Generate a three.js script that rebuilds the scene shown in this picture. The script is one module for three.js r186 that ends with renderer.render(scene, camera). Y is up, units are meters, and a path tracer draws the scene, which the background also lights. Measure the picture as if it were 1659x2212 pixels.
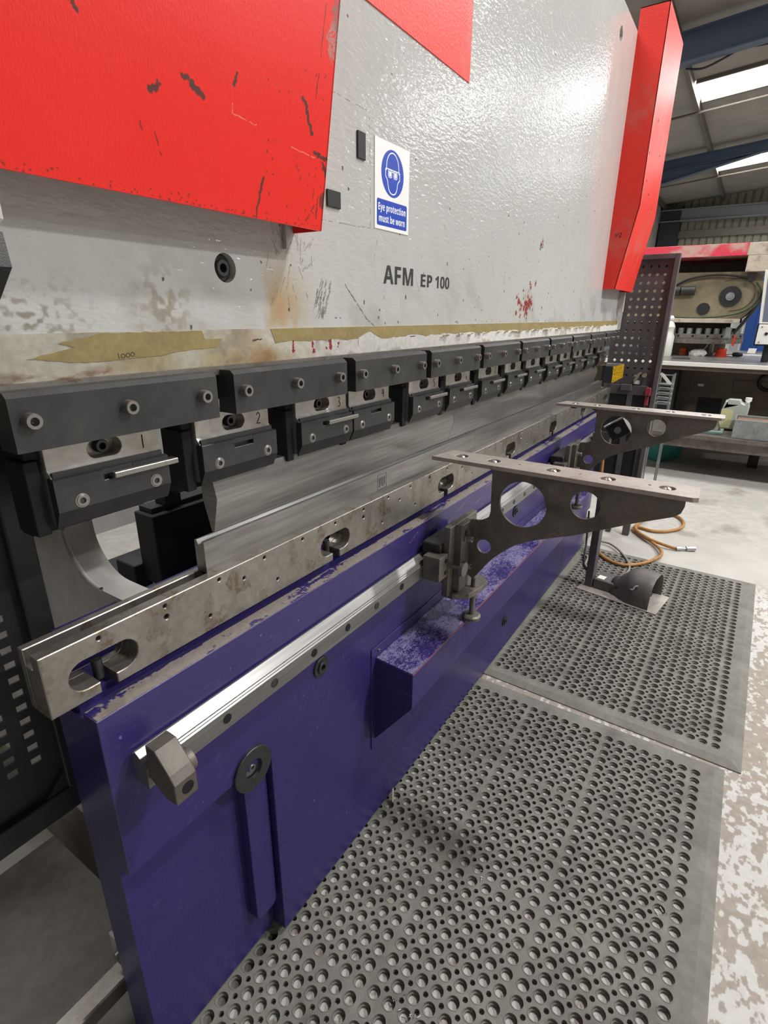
import * as THREE from 'three';
import { mergeGeometries, toCreasedNormals } from 'three/addons/utils/BufferGeometryUtils.js';
import { ConvexGeometry } from 'three/addons/geometries/ConvexGeometry.js';
import { TextGeometry } from 'three/addons/geometries/TextGeometry.js';
import { FontLoader } from 'three/addons/loaders/FontLoader.js';
import { RectAreaLightUniformsLib } from 'three/addons/lights/RectAreaLightUniformsLib.js';

// ---------------------------------------------------------------- camera, light, exposure
const scene = new THREE.Scene();
const camera = new THREE.PerspectiveCamera(2 * Math.atan(1106 / 1161.7) * 180 / Math.PI, 1659 / 2212, 0.02, 120);
{
  const yaw = 0.5764679, pitch = 0.3526672, roll = 0.008543;
  const f = new THREE.Vector3(Math.cos(pitch) * Math.cos(yaw), -Math.sin(pitch), -Math.cos(pitch) * Math.sin(yaw));
  const r = new THREE.Vector3().crossVectors(f, new THREE.Vector3(0, 1, 0)).normalize();
  const u = new THREE.Vector3().crossVectors(r, f);
  camera.position.set(0, 1.31, 0);
  camera.up.copy(u.multiplyScalar(Math.cos(roll)).addScaledVector(r, -Math.sin(roll)));
  camera.lookAt(camera.position.clone().add(f));
  camera.updateMatrixWorld();
}
const renderer = new THREE.WebGLRenderer({ antialias: true });
renderer.toneMapping = THREE.LinearToneMapping;
renderer.toneMappingExposure = 0.9;
renderer.shadowMap.enabled = true;
RectAreaLightUniformsLib.init();
scene.background = new THREE.Color(0x000000);
const ROOF = z => 4.86 + 0.09 * z;                       // underside of the roof sheets
const SKYLIGHTS = [                                       // x0, x1, z0, z1, strength of the rooflights
  [11.05, 11.95, -1.5, 2.4], [10.9, 11.8, 3.6, 5.8], [16.4, 17.3, -1.55, 2.4], [16.0, 16.9, 3.6, 6.4],
  [5.3, 6.2, 4.2, 6.8], [5.3, 6.2, -2.9, -1.2], [0.2, 1.1, -2.9, -1.2],  // last rooflight is added to brighten the floor behind the machine
];
const SKY = 13;
const LAMPS = [[2.35, 1.15, 620, 'over the rubber mats'], [2.75, 3.9, 1150, 'over the open floor opposite the press brake'], [-2.2, 5.2, 400, 'behind the viewer'], [8.2, 7.2, 700, 'beside the turret punch aisle'], [6.2, 1.3, 380, 'added over the low bench to brighten the work table']];   // high-bay lamps: x, z, strength; the last is added fill light

// ---------------------------------------------------------------- helpers
let seed = 12345;
const rnd = () => { seed = (seed * 1664525 + 1013904223) >>> 0; return seed / 4294967296; };
const rr = (a, b) => a + (b - a) * rnd();
const clamp01 = v => v < 0 ? 0 : v > 1 ? 1 : v;
const sstep = (a, b, x) => { const t = clamp01((x - a) / (b - a)); return t * t * (3 - 2 * t); };
const mix = (a, b, t) => a + (b - a) * t;
const mix3 = (a, b, t) => [mix(a[0], b[0], t), mix(a[1], b[1], t), mix(a[2], b[2], t)];
function hash(ix, iy, s) { let h = (ix * 374761393 + iy * 668265263 + s * 2246822519) | 0; h = Math.imul(h ^ (h >>> 13), 1274126177); return ((h ^ (h >>> 16)) >>> 0) / 4294967296; }
function vnoise(x, y, px, py, s) {
  const ix = Math.floor(x), iy = Math.floor(y), fx = x - ix, fy = y - iy, ux = fx * fx * (3 - 2 * fx), uy = fy * fy * (3 - 2 * fy);
  const w = (i, p) => p ? ((i % p) + p) % p : i;
  const x0 = w(ix, px), x1 = w(ix + 1, px), y0 = w(iy, py), y1 = w(iy + 1, py);
  const a = hash(x0, y0, s), b = hash(x1, y0, s), c = hash(x0, y1, s), d = hash(x1, y1, s);
  return a + (b - a) * ux + (c - a) * uy + (a - b - c + d) * ux * uy;
}
function fbm(x, y, oct, px, py, s) { let v = 0, a = 0.5, t = 0; for (let o = 0; o < oct; o++) { v += a * vnoise(x, y, px, py, s + o * 17); t += a; x *= 2; y *= 2; px *= 2; py *= 2; a *= 0.5; } return v / t; }
function tex(w, h, fn, srgb = true) {
  const d = new Uint8Array(w * h * 4);
  for (let j = 0; j < h; j++) for (let i = 0; i < w; i++) {
    const c = fn((i + 0.5) / w, (j + 0.5) / h), k = (j * w + i) * 4;
    if (typeof c === 'number') d[k] = d[k + 1] = d[k + 2] = clamp01(c) * 255;
    else { d[k] = clamp01(c[0]) * 255; d[k + 1] = clamp01(c[1]) * 255; d[k + 2] = clamp01(c[2]) * 255; }
    d[k + 3] = 255;
  }
  const t = new THREE.DataTexture(d, w, h, THREE.RGBAFormat);
  t.magFilter = THREE.LinearFilter; t.minFilter = THREE.LinearMipmapLinearFilter; t.generateMipmaps = true;
  t.wrapS = t.wrapT = THREE.RepeatWrapping; if (srgb) t.colorSpace = THREE.SRGBColorSpace; t.needsUpdate = true;
  return t;
}
const rep = (t, m) => { const c = t.clone(); c.repeat.set(1 / m, 1 / m); c.needsUpdate = true; return c; };   // uv are metres, tile of m metres
const hex = h => [(h >> 16 & 255) / 255, (h >> 8 & 255) / 255, (h & 255) / 255];
const mat = o => new THREE.MeshStandardMaterial(o);

// geometry helpers; every geometry ends non-indexed with position, normal, uv
function boxUV(g) {
  const p = g.attributes.position, n = g.attributes.normal, uv = new Float32Array(p.count * 2);
  for (let i = 0; i < p.count; i += 3) {
    const ax = Math.abs(n.getX(i) + n.getX(i + 1) + n.getX(i + 2)), ay = Math.abs(n.getY(i) + n.getY(i + 1) + n.getY(i + 2)), az = Math.abs(n.getZ(i) + n.getZ(i + 1) + n.getZ(i + 2));
    for (let k = i; k < i + 3; k++) {
      const x = p.getX(k), y = p.getY(k), z = p.getZ(k);
      if (az >= ax && az >= ay) { uv[2 * k] = x; uv[2 * k + 1] = y; } else if (ay >= ax) { uv[2 * k] = x; uv[2 * k + 1] = z + 0.37; } else { uv[2 * k] = z + 0.71; uv[2 * k + 1] = y; }
    }
  }
  g.setAttribute('uv', new THREE.BufferAttribute(uv, 2));
  return g;
}
function fin(g, crease) {
  const keep = g.userData.keepUV;
  if (crease) g = toCreasedNormals(g, crease);
  if (g.index) g = g.toNonIndexed();
  if (!g.attributes.normal) g.computeVertexNormals();
  for (const k of Object.keys(g.attributes)) if (!['position', 'normal', 'uv'].includes(k)) g.deleteAttribute(k);
  return keep ? g : boxUV(g);
}
const bx = (x0, x1, y0, y1, z0, z1) => fin(new THREE.BoxGeometry(x1 - x0, y1 - y0, z1 - z0).translate((x0 + x1) / 2, (y0 + y1) / 2, (z0 + z1) / 2));
function cb(x0, x1, y0, y1, z0, z1, c = 0.0015) {        // box with chamfered edges
  const v = [], X = [x0, x1], Y = [y0, y1], Z = [z0, z1], s = [1, -1];
  for (let i = 0; i < 2; i++) for (let j = 0; j < 2; j++) for (let k = 0; k < 2; k++) {
    v.push(new THREE.Vector3(X[i], Y[j] + s[j] * c, Z[k] + s[k] * c), new THREE.Vector3(X[i] + s[i] * c, Y[j], Z[k] + s[k] * c), new THREE.Vector3(X[i] + s[i] * c, Y[j] + s[j] * c, Z[k]));
  }
  return fin(new ConvexGeometry(v));
}
const hull = pts => fin(new ConvexGeometry(pts.map(p => new THREE.Vector3(...p))));
const shp = pts => new THREE.Shape(pts.map(p => new THREE.Vector2(p[0], p[1])));
const ext = (s, d, b = 0, seg = 12) => new THREE.ExtrudeGeometry(s, { depth: d, steps: 1, curveSegments: seg, bevelEnabled: b > 0, bevelThickness: b, bevelSize: b, bevelOffset: -b, bevelSegments: 1 });
function prX(zy, x0, x1, holes = [], b = 0) {            // profile of [z, y] swept along x
  const s = shp(zy.map(p => [-p[0], p[1]])); for (const h of holes) s.holes.push(new THREE.Path(h.map(p => new THREE.Vector2(-p[0], p[1]))));
  return fin(ext(s, x1 - x0 - 2 * b, b).translate(0, 0, b).rotateY(Math.PI / 2).translate(x0, 0, 0), 0.5);
}
function prZ(s, z0, z1, b = 0, crease = 0.5) { return fin(ext(s, z1 - z0 - 2 * b, b).translate(0, 0, z0 + b), crease); }
function prY(xz, y0, y1, holes = [], b = 0) {
  const s = shp(xz.map(p => [p[0], -p[1]])); for (const h of holes) s.holes.push(new THREE.Path(h.map(p => new THREE.Vector2(p[0], -p[1]))));
  return fin(ext(s, y1 - y0 - 2 * b, b).translate(0, 0, b).rotateX(-Math.PI / 2).translate(0, y0, 0), 0.5);
}
const circ = (cx, cy, r, n = 20, a0 = 0) => Array.from({ length: n }, (_, i) => [cx + r * Math.cos(a0 - i / n * Math.PI * 2), cy + r * Math.sin(a0 - i / n * Math.PI * 2)]);
const path = pts => new THREE.Path(pts.map(p => new THREE.Vector2(p[0], p[1])));
function cyl(axis, cx, cy, cz, r, len, n = 24, r2 = r) {   // centred cylinder, r at the negative end
  const g = new THREE.CylinderGeometry(r2, r, len, n);
  if (axis === 'x') g.rotateZ(-Math.PI / 2); if (axis === 'z') g.rotateX(Math.PI / 2);
  return fin(g.translate(cx, cy, cz));
}
function lathe(pts, n = 24) { return fin(new THREE.LatheGeometry(pts.map(p => new THREE.Vector2(p[0], p[1])), n), 0.6); }
function tube(pts, r, seg = 60, rs = 8, closed = false) { return fin(new THREE.TubeGeometry(new THREE.CatmullRomCurve3(pts.map(p => new THREE.Vector3(...p)), closed, 'centripetal'), seg, r, rs, closed)); }
const bar = (a, b, w, h) => {                            // straight square bar from a to b
  const A = new THREE.Vector3(...a), B = new THREE.Vector3(...b), L = A.distanceTo(B), g = new THREE.BoxGeometry(w, h, L);
  const m = new THREE.Matrix4().lookAt(A, B, Math.abs(B.y - A.y) > 0.95 * L ? new THREE.Vector3(1, 0, 0) : new THREE.Vector3(0, 1, 0));
  g.applyMatrix4(m); const c = A.clone().add(B).multiplyScalar(0.5); return fin(g.translate(c.x, c.y, c.z));
};
const rod = (a, b, r, n = 10) => tube([a, [(a[0] + b[0]) / 2, (a[1] + b[1]) / 2, (a[2] + b[2]) / 2], b], r, 2, n);

const used = {};
const numbered = n => { const k = used[n] = (used[n] ?? -1) + 1; return k ? `${n}_${String(k).padStart(3, '0')}` : n; };
function origin(o) { const v = new THREE.Vector3(); while (o && o !== scene) { v.add(o.position); o = o.parent; } return v; }
function mesh(name, geos, m, parent) {                   // geometries are given in world coordinates
  const list = (Array.isArray(geos) ? geos : [geos]);
  const g = list.length > 1 ? mergeGeometries(list) : list[0].clone();
  const o = origin(parent); g.translate(-o.x, -o.y, -o.z);
  const me = new THREE.Mesh(g, m); me.name = name; me.castShadow = me.receiveShadow = true; (parent || scene).add(me);
  return me;
}
function thing(name, label, category, pos = [0, 0, 0], group) {
  const o = new THREE.Group(); o.name = numbered(name); o.position.set(...pos); o.userData = { label, category }; if (group) o.userData.group = group;
  scene.add(o); return o;
}
function single(name, geos, m, label, category, group) { const o = mesh(numbered(name), geos, m); o.userData = { label, category }; if (group) o.userData.group = group; return o; }
function struct(name, geos, m) { const o = mesh(name, geos, m); o.userData = { kind: 'structure' }; return o; }

// ---------------------------------------------------------------- materials
const grain = tex(512, 512, (u, v) => 0.6 * vnoise(u * 256, v * 256, 256, 256, 3) + 0.4 * vnoise(u * 128, v * 128, 128, 128, 9), false);
const lumps = tex(512, 512, (u, v) => 0.5 * fbm(u * 90, v * 90, 2, 90, 90, 5) + 0.5 * vnoise(u * 45, v * 45, 45, 45, 8), false);
const brushed = tex(512, 256, (u, v) => 0.75 * vnoise(u * 8, v * 180, 8, 180, 4) + 0.25 * vnoise(u * 60, v * 256, 60, 256, 6), false);
const tone = (base, dark, light, s, freq = 6, spot = 0, spotCol = [0.1, 0.08, 0.07]) => tex(512, 512, (u, v) => {
  const n = fbm(u * freq, v * freq, 5, freq, freq, s), m = fbm(u * freq * 6, v * freq * 6, 3, freq * 6, freq * 6, s + 40);
  let c = mix3(mix3(base, dark, sstep(0.5, 0.85, n)), light, sstep(0.5, 0.15, n) * 0.8);
  c = c.map(x => x * (0.93 + 0.14 * m));
  if (spot) c = mix3(c, spotCol, sstep(0.72 - spot * 0.1, 0.8 - spot * 0.06, fbm(u * freq * 9, v * freq * 9, 2, freq * 9, freq * 9, s + 80)) * 0.8);
  return c;
});
const steelBrushMap = tex(512, 256, (u, v) => { const n = 0.7 * vnoise(u * 6, v * 150, 6, 150, 14) + 0.3 * fbm(u * 5, v * 5, 4, 5, 5, 21); return mix3([0.47, 0.465, 0.455], [0.6, 0.595, 0.585], n); });
const oxideMap = tone(hex(0x424242), hex(0x343434), hex(0x525150), 31, 5);
const steelMap = tex(1024, 1024, (u, v) => { const n = fbm(u * 7, v * 7, 5, 7, 7, 32), f = fbm(u * 60, v * 60, 3, 60, 60, 34), b = fbm(u * 16, v * 16, 4, 16, 16, 36); let c = mix3(hex(0x858078), hex(0x9b9892), n); c = mix3(c, hex(0x6b5e4f), sstep(0.52, 0.72, b) * (0.25 + 0.6 * sstep(0.45, 0.65, f))); return c.map(x => x * (0.92 + 0.16 * f)); });
const rawMap = tone(hex(0x6f6a63), hex(0x5c5650), hex(0x807a72), 33, 9);
const M = {};
M.oxide = mat({ map: rep(oxideMap, 0.35), metalness: 0.55, roughness: 0.42, bumpMap: rep(grain, 0.12), bumpScale: 0.0001 });
M.steel = mat({ map: rep(steelMap, 0.45), metalness: 0.75, roughness: 0.36, bumpMap: rep(grain, 0.2), bumpScale: 0.0001 });
M.brushed = mat({ map: rep(steelBrushMap, 0.5), metalness: 0.8, roughness: 0.3, bumpMap: rep(brushed, 0.3), bumpScale: 0.00008 });
M.bright = mat({ color: 0xc4c2bd, metalness: 0.85, roughness: 0.22 });
M.rail = mat({ map: rep(steelBrushMap, 0.5), color: 0xffffff, metalness: 0.75, roughness: 0.36, bumpMap: rep(brushed, 0.3), bumpScale: 0.00006 });
M.bare = mat({ map: rep(tone(hex(0xa9a5a0), hex(0x9a9187), hex(0xb9b6b2), 38, 7), 0.3), metalness: 0.6, roughness: 0.34, bumpMap: rep(brushed, 0.2), bumpScale: 0.00006 });
M.screw = mat({ color: 0x8d8a86, metalness: 0.8, roughness: 0.33 });
M.raw = mat({ map: rep(rawMap, 0.4), metalness: 0.45, roughness: 0.5, bumpMap: rep(grain, 0.12), bumpScale: 0.00015 });
M.plate = mat({ map: rep(tone(hex(0xaaa299), hex(0x988f86), hex(0xb8b0a8), 39, 8), 0.4), metalness: 0.25, roughness: 0.45 });
M.stop = mat({ map: rep(rawMap, 0.3), color: 0xe0dfdc, metalness: 0.4, roughness: 0.45 });
M.black = mat({ color: 0x1b1b1d, roughness: 0.55 });
M.hole = mat({ color: 0x17171a, roughness: 0.7, metalness: 0.3 });
M.guard = mat({ map: rep(tone(hex(0x575153), hex(0x4b4648), hex(0x625d5e), 61, 5), 0.5), roughness: 0.55, bumpMap: rep(lumps, 0.2), bumpScale: 0.0002 });
M.guardDark = mat({ map: rep(tone(hex(0x1d1e20), hex(0x16171a), hex(0x27282a), 62, 5), 0.5), roughness: 0.55 });
M.frameGrey = mat({ map: rep(tone(hex(0xb5b0ab), hex(0x9d958c), hex(0xc2bfba), 35, 5), 0.8), roughness: 0.5 });
M.galv = mat({ map: rep(tone(hex(0x8b918f), hex(0x737a78), hex(0xa5aaa7), 36, 9), 0.5), metalness: 0.4, roughness: 0.5 });
M.white = mat({ color: 0xe6e4dd, roughness: 0.5 });
M.marker = mat({ color: 0x141414, roughness: 0.6 });
M.redPlastic = mat({ color: 0xd8381c, roughness: 0.4 });
M.rubber = mat({ map: rep(tone(hex(0x78766e), hex(0x68665f), hex(0x88867e), 37, 7), 0.5), roughness: 0.75, bumpMap: rep(grain, 0.1), bumpScale: 0.0002 });

// painted sheets with their own wear marks: a rectangle of the plane, in metres, and marks rasterised on it
class Paint {
  constructor(w, h, x0, x1, y0, y1, fn) { Object.assign(this, { w, h, x0, x1, y0, y1 }); this.t = tex(w, h, (u, v) => fn(mix(x0, x1, u), mix(y0, y1, v))); this.t.wrapS = this.t.wrapT = THREE.ClampToEdgeWrapping; }
  dot(x, y, r, c, a = 1, s = 1, k = 0) {                // irregular chip of radius r, s = aspect
    const sx = this.w / (this.x1 - this.x0), sy = this.h / (this.y1 - this.y0), X = (x - this.x0) * sx, Y = (y - this.y0) * sy, R = r * 1.5 + 0.5 / Math.min(sx, sy), d = this.t.image.data, id = rnd() * 1000 | 0;
    for (let j = Math.max(0, Math.floor(Y - R * sy * s)); j <= Math.min(this.h - 1, Y + R * sy * s); j++) for (let i = Math.max(0, Math.floor(X - R * sx)); i <= Math.min(this.w - 1, X + R * sx); i++) {
      const dx = (i - X) / sx, dy = (j - Y) / sy / s, q = Math.hypot(dx, dy) / r, an = Math.atan2(dy, dx);
      const lim = 0.72 + 0.5 * vnoise(an * 1.6 + 9, 3, 0, 0, id) , m = sstep(lim + 0.25, lim - 0.15, q) * a * (k ? sstep(k - 0.12, k + 0.12, fbm(i * 0.35, j * 0.35, 2, 0, 0, id)) : 1);
      if (m > 0) { const o = (j * this.w + i) * 4; for (let e = 0; e < 3; e++) d[o + e] = mix(d[o + e], c[e] * 255, m); }
    }
  }
  line(x0, y0, x1, y1, w, c, a = 1, gap = 0.25) {
    const L = Math.hypot(x1 - x0, y1 - y0), n = Math.max(2, Math.ceil(L / (w * 0.3))), id = rnd() * 1000 | 0;
    for (let i = 0; i <= n; i++) { const f = i / n, q = vnoise(f * n * 0.08, 1, 0, 0, id); if (q > gap) this.dot(mix(x0, x1, f) + w * (vnoise(f * 12, 5, 0, 0, id) - 0.5), mix(y0, y1, f) + w * (vnoise(f * 12, 8, 0, 0, id) - 0.5), w * (0.25 + 0.35 * q), c, a); }
  }
  uvOn(g, ix, iy) { const p = g.attributes.position, uv = g.attributes.uv; for (let i = 0; i < p.count; i++) uv.setXY(i, (p.getComponent(i, ix) - this.x0) / (this.x1 - this.x0), (p.getComponent(i, iy) - this.y0) / (this.y1 - this.y0)); return g; }
}

// ---- the ram's grey paint: x 0.18..3.47, y 1.23..2.42
const ramPaint = new Paint(2048, 1024, 0.18, 3.47, 1.23, 2.42, (x, y) => {
  const n = fbm(x * 3, y * 3, 4, 0, 0, 70), m = fbm(x * 40, y * 14, 3, 0, 0, 72);
  let c = mix3(hex(0xb7b7b3), hex(0xc0c0bd), n);
  // grime smears low on the plate
  const low = sstep(0.2, 0.0, y - 1.28) , sm = sstep(0.5, 0.78, fbm(x * 9 + y * 6, y * 11, 4, 0, 0, 75));
  c = mix3(c, hex(0x98948c), sm * low * 0.55);
  c = c.map(v => v * (0.985 + 0.03 * m));
  // rust-brown run beside the first cover
  const dx = (x - 0.69) / 0.05, dy = (y - 1.3) / 0.07, g = Math.exp(-dx * dx - dy * dy) * sstep(0.3, 0.65, fbm(x * 25, y * 12, 3, 0, 0, 77));
  c = mix3(c, hex(0xa8793f), clamp01(g * 0.65));
  const d2 = (x - 0.47) / 0.04, e2 = (y - 1.31) / 0.05; c = mix3(c, hex(0x8f8676), Math.exp(-d2 * d2 - e2 * e2) * sstep(0.45, 0.7, fbm(x * 120, y * 120, 2, 0, 0, 78)) * 0.8);
  const d3 = (x - 0.3) / 0.06, e3 = (y - 1.3) / 0.035; c = mix3(c, hex(0x7d776a), Math.exp(-d3 * d3 - e3 * e3) * sstep(0.5, 0.72, fbm(x * 150, y * 150, 2, 0, 0, 79)) * 0.8);
  return c;
});
const DK = hex(0x45403c), RD = hex(0x86302a), WH = hex(0xd6d6d2), GR = hex(0x7d7a74);
for (let i = 0; i < 230; i++) { const x = rr(0.45, 3.3), y = 1.29 + 0.9 * Math.pow(rnd(), 2.2); ramPaint.dot(x, y, rr(0.0006, 0.0022), rnd() < 0.8 ? DK : RD, 0.9, rr(0.8, 2.2)); }
for (let i = 0; i < 60; i++) ramPaint.dot(1.86 + rr(-0.16, 0.16) * rnd(), 1.345 + rr(-0.07, 0.08) * rnd(), rr(0.002, 0.008), RD, 0.95, rr(0.8, 1.6), 0.35);
ramPaint.dot(1.857, 1.338, 0.022, RD, 0.95, 0.6, 0.42); ramPaint.dot(1.80, 1.318, 0.012, RD, 0.9, 1.2, 0.5); ramPaint.dot(1.955, 1.536, 0.012, RD, 0.9, 1.2, 0.5); ramPaint.dot(1.94, 1.525, 0.008, DK, 0.9, 1.6, 0.4);
for (let i = 0; i < 70; i++) { const x = rr(0.75, 3.2), y = rr(1.29, 1.6), l = rr(0.01, 0.05), a = rr(1.2, 2.2); ramPaint.line(x, y, x + l * Math.cos(a), y + l * Math.sin(a), rr(0.0008, 0.0016), rnd() < 0.6 ? GR : WH, 0.5, 0.35); }
for (let i = 0; i < 40; i++) { const x = 0.8 + rr(-0.022, 0.022), y = 1.345 + rr(-0.03, 0.03); if (Math.abs(x - 0.8 + (y - 1.345) * -0.25) < 0.02 - (y - 1.345) * 0.25) ramPaint.line(x, y, x - 0.006, y - 0.014, 0.0022, hex(0x77736c), 0.7, 0.15); }
ramPaint.line(0.86, 1.36, 0.93, 1.3, 0.0014, DK, 0.7); ramPaint.line(0.93, 1.3, 0.96, 1.285, 0.0014, DK, 0.7); ramPaint.line(0.83, 1.302, 0.845, 1.302, 0.0016, DK, 0.8);
for (let i = 0; i < 26; i++) { const x = rr(0.66, 0.78), y = rr(1.3, 1.42); ramPaint.line(x, y, x + rr(-0.02, 0.02), y + rr(0.01, 0.04), 0.002, GR, 0.28, 0.3); }
// outline of an old plate beside the sign
for (const [a, b, c, d] of [[0.79, 1.648, 0.94, 1.647], [0.94, 1.647, 0.944, 1.462], [0.79, 1.458, 0.944, 1.462]]) ramPaint.line(a, b, c, d, 0.0012, hex(0x8a857c), 0.6, 0.4);
M.ram = mat({ map: ramPaint.t, roughness: 0.14, metalness: 0, bumpMap: rep(lumps, 0.19), bumpScale: 0.0007 });
M.ramSide = mat({ color: 0xb9bab6, roughness: 0.3 });

// ---- red covers: face x 0.28..0.73 by y 1.43..2.5
const redBase = (x, y) => { const n = fbm(x * 6, y * 6, 4, 0, 0, 90); return mix3(hex(0xf01e12), hex(0xf52a1c), n); };
const redPaint = new Paint(1024, 2048, 0.2, 0.74, 1.42, 2.5, redBase);
const BR = hex(0x5d3029), PK = hex(0xf08a78);
for (const [a, b, c, d, w] of [[0.352, 1.575, 0.362, 1.566, 0.004], [0.435, 1.528, 0.45, 1.543, 0.005], [0.476, 1.552, 0.502, 1.54, 0.006], [0.546, 1.562, 0.553, 1.575, 0.004], [0.668, 1.583, 0.69, 1.545, 0.005], [0.70, 1.525, 0.727, 1.523, 0.005], [0.712, 1.523, 0.728, 1.505, 0.006], [0.59, 1.433, 0.6, 1.478, 0.0035], [0.69, 1.438, 0.705, 1.46, 0.002], [0.712, 1.445, 0.714, 1.475, 0.002]]) redPaint.line(a, b, c, d, w, BR, 0.92, 0.12);
for (const [a, b, c, d] of [[0.7, 1.69, 0.692, 1.56], [0.663, 1.515, 0.664, 1.5], [0.705, 1.51, 0.702, 1.47], [0.42, 1.498, 0.423, 1.49], [0.436, 1.495, 0.445, 1.473]]) redPaint.line(a, b, c, d, 0.0016, hex(0x8e2018), 0.7, 0.4);
for (const [a, b, c, d] of [[0.545, 1.535, 0.585, 1.532], [0.65, 1.523, 0.7, 1.52], [0.545, 1.545, 0.545, 1.535]]) redPaint.line(a, b, c, d, 0.0012, PK, 0.7, 0.3);
for (let i = 0; i < 90; i++) redPaint.dot(rr(0.25, 0.73), 1.431 + rnd() * rnd() * 0.012, rr(0.0005, 0.0016), BR, 0.6, 0.8);
for (let i = 0; i < 40; i++) redPaint.dot(rr(0.6, 0.728), rr(1.435, 1.62), rr(0.0005, 0.0013), BR, 0.7, rr(0.8, 2));
redPaint.dot(0.722, 1.655, 0.014, hex(0xa9a19c), 0.8, 1.6, 0.4); redPaint.dot(0.725, 1.685, 0.01, hex(0x7b7471), 0.8, 1.8, 0.45); redPaint.dot(0.725, 1.47, 0.007, BR, 0.8, 1.4);
M.red = mat({ map: redPaint.t, roughness: 0.34, bumpMap: rep(lumps, 0.14), bumpScale: 0.00015 });
M.red2 = mat({ map: rep(tex(512, 512, (u, v) => { const n = fbm(u * 6, v * 6, 5, 6, 6, 94); return mix3(mix3(hex(0xe82a1e), hex(0xe03a2e), n), hex(0xc08074), sstep(0.6, 0.8, n) * 0.35); }), 0.5), roughness: 0.4, bumpMap: rep(lumps, 0.16), bumpScale: 0.0004 });  // paler red: haze of the glossy paint put into the colour

// ---- purple paint
const purpleFn = (x, y) => {
  const n = fbm(x * 4, y * 4, 4, 0, 0, 100), sp = fbm(x * 70, y * 70, 2, 0, 0, 103);
  let c = mix3(hex(0x30275f), hex(0x372d68), n); c = mix3(c, hex(0x55507c), sstep(0.7, 0.85, sp) * 0.2);
  return c;
};
const purplePaint = new Paint(2048, 1024, 0.25, 3.35, 0.02, 0.83, purpleFn);
for (let i = 0; i < 130; i++) purplePaint.dot(rr(0.27, 3.2), rr(0.04, 0.81), rr(0.0008, 0.0022), rnd() < 0.6 ? hex(0x8f87ad) : hex(0xa0706c), 0.7, rr(0.7, 1.6));
for (let i = 0; i < 60; i++) { const x = rr(0.9, 3.1), y = rr(0.05, 0.8), l = rr(0.01, 0.05), a = rr(0, 3.1); purplePaint.line(x, y, x + l * Math.cos(a), y + l * Math.sin(a), 0.0014, rnd() < 0.5 ? hex(0x7a6f9e) : hex(0x9a5f58), 0.6, 0.3); }
for (let i = 0; i < 10; i++) { const x = rr(0.95, 1.6), y = rr(0.745, 0.8); purplePaint.line(x, y, x + rr(0.02, 0.07), y + rr(0, 0.02), 0.002, hex(0xa06058), 0.7, 0.3); }
M.purple = mat({ map: purplePaint.t, roughness: 0.32, bumpMap: rep(lumps, 0.18), bumpScale: 0.0002 });
const purpleTile = tex(512, 512, (u, v) => { const n = fbm(u * 5, v * 5, 4, 5, 5, 108), s = fbm(u * 60, v * 60, 2, 60, 60, 111); return mix3(mix3(hex(0x30275f), hex(0x372d68), n), hex(0x7f789c), sstep(0.74, 0.86, s) * 0.15); });
M.purple2 = mat({ map: rep(purpleTile, 0.6), roughness: 0.32, bumpMap: rep(lumps, 0.18), bumpScale: 0.0002 });
// top edge of the bed plate: the same paint, rubbed through to grey-brown metal in patches with ragged outlines
M.purpleTop = mat({ map: rep(tex(1024, 1024, (u, v) => { const n = fbm(u * 10, v * 40, 5, 10, 40, 115), f = fbm(u * 120, v * 120, 2, 120, 120, 117), p = mix3(hex(0x30275f), hex(0x372d68), f); return mix3(p, mix3(hex(0x7d746e), hex(0x948b84), f), sstep(0.37, 0.43, n * 0.8 + f * 0.2)); }), 0.5), roughness: 0.3, bumpMap: rep(grain, 0.1), bumpScale: 0.0001 });
M.boxTop = mat({ map: rep(tex(1024, 1024, (u, v) => { const n = fbm(u * 7, v * 9, 4, 7, 9, 118), f = vnoise(u * 400, v * 300, 400, 300, 119), q = fbm(u * 60, v * 160, 3, 60, 160, 121), p = mix3(hex(0x30275f), hex(0x372d68), q); return mix3(p, hex(0x7f799a), sstep(0.4, 0.6, 0.3 * f + 0.35 * q + 0.5 * n - 0.06)); }), 0.5), roughness: 0.24, bumpMap: rep(grain, 0.1), bumpScale: 0.0001 });   // the same paint, scuffed by sheets and tools

// ---------------------------------------------------------------- the hall
const flakes = new Paint(2048, 1024, -0.5, 3.7, -0.9, 1.2, (x, z) => {
  const n = fbm(x * 52, z * 80, 4, 0, 0, 130), big = fbm(x * 2.2, z * 2.2, 3, 0, 0, 133), g = fbm(x * 90, z * 90, 2, 0, 0, 136);
  const worn = sstep(0.9, 1.5, x) * sstep(2.9, 2.2, x), t = 0.6 - 0.16 * sstep(0.38, 0.64, big) * (0.4 + worn) - 0.06 * worn;   // how much of the white paint is left
  const bare = mix3(hex(0x8d847a), hex(0xa0968b), g), paint = mix3(hex(0xb9b8b3), hex(0xc6c5c0), g);
  let c = mix3(paint, bare, sstep(t - 0.035, t + 0.035, z < 0.16 ? n * 0.8 : n));
  c = mix3(c, mix3(hex(0xa5a29b), hex(0xb9b6af), fbm(x * 8, z * 8, 4, 0, 0, 139)), sstep(2.9, 3.3, x));
  return c;
});
M.flakes = mat({ map: flakes.t, roughness: 0.62 });
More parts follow.
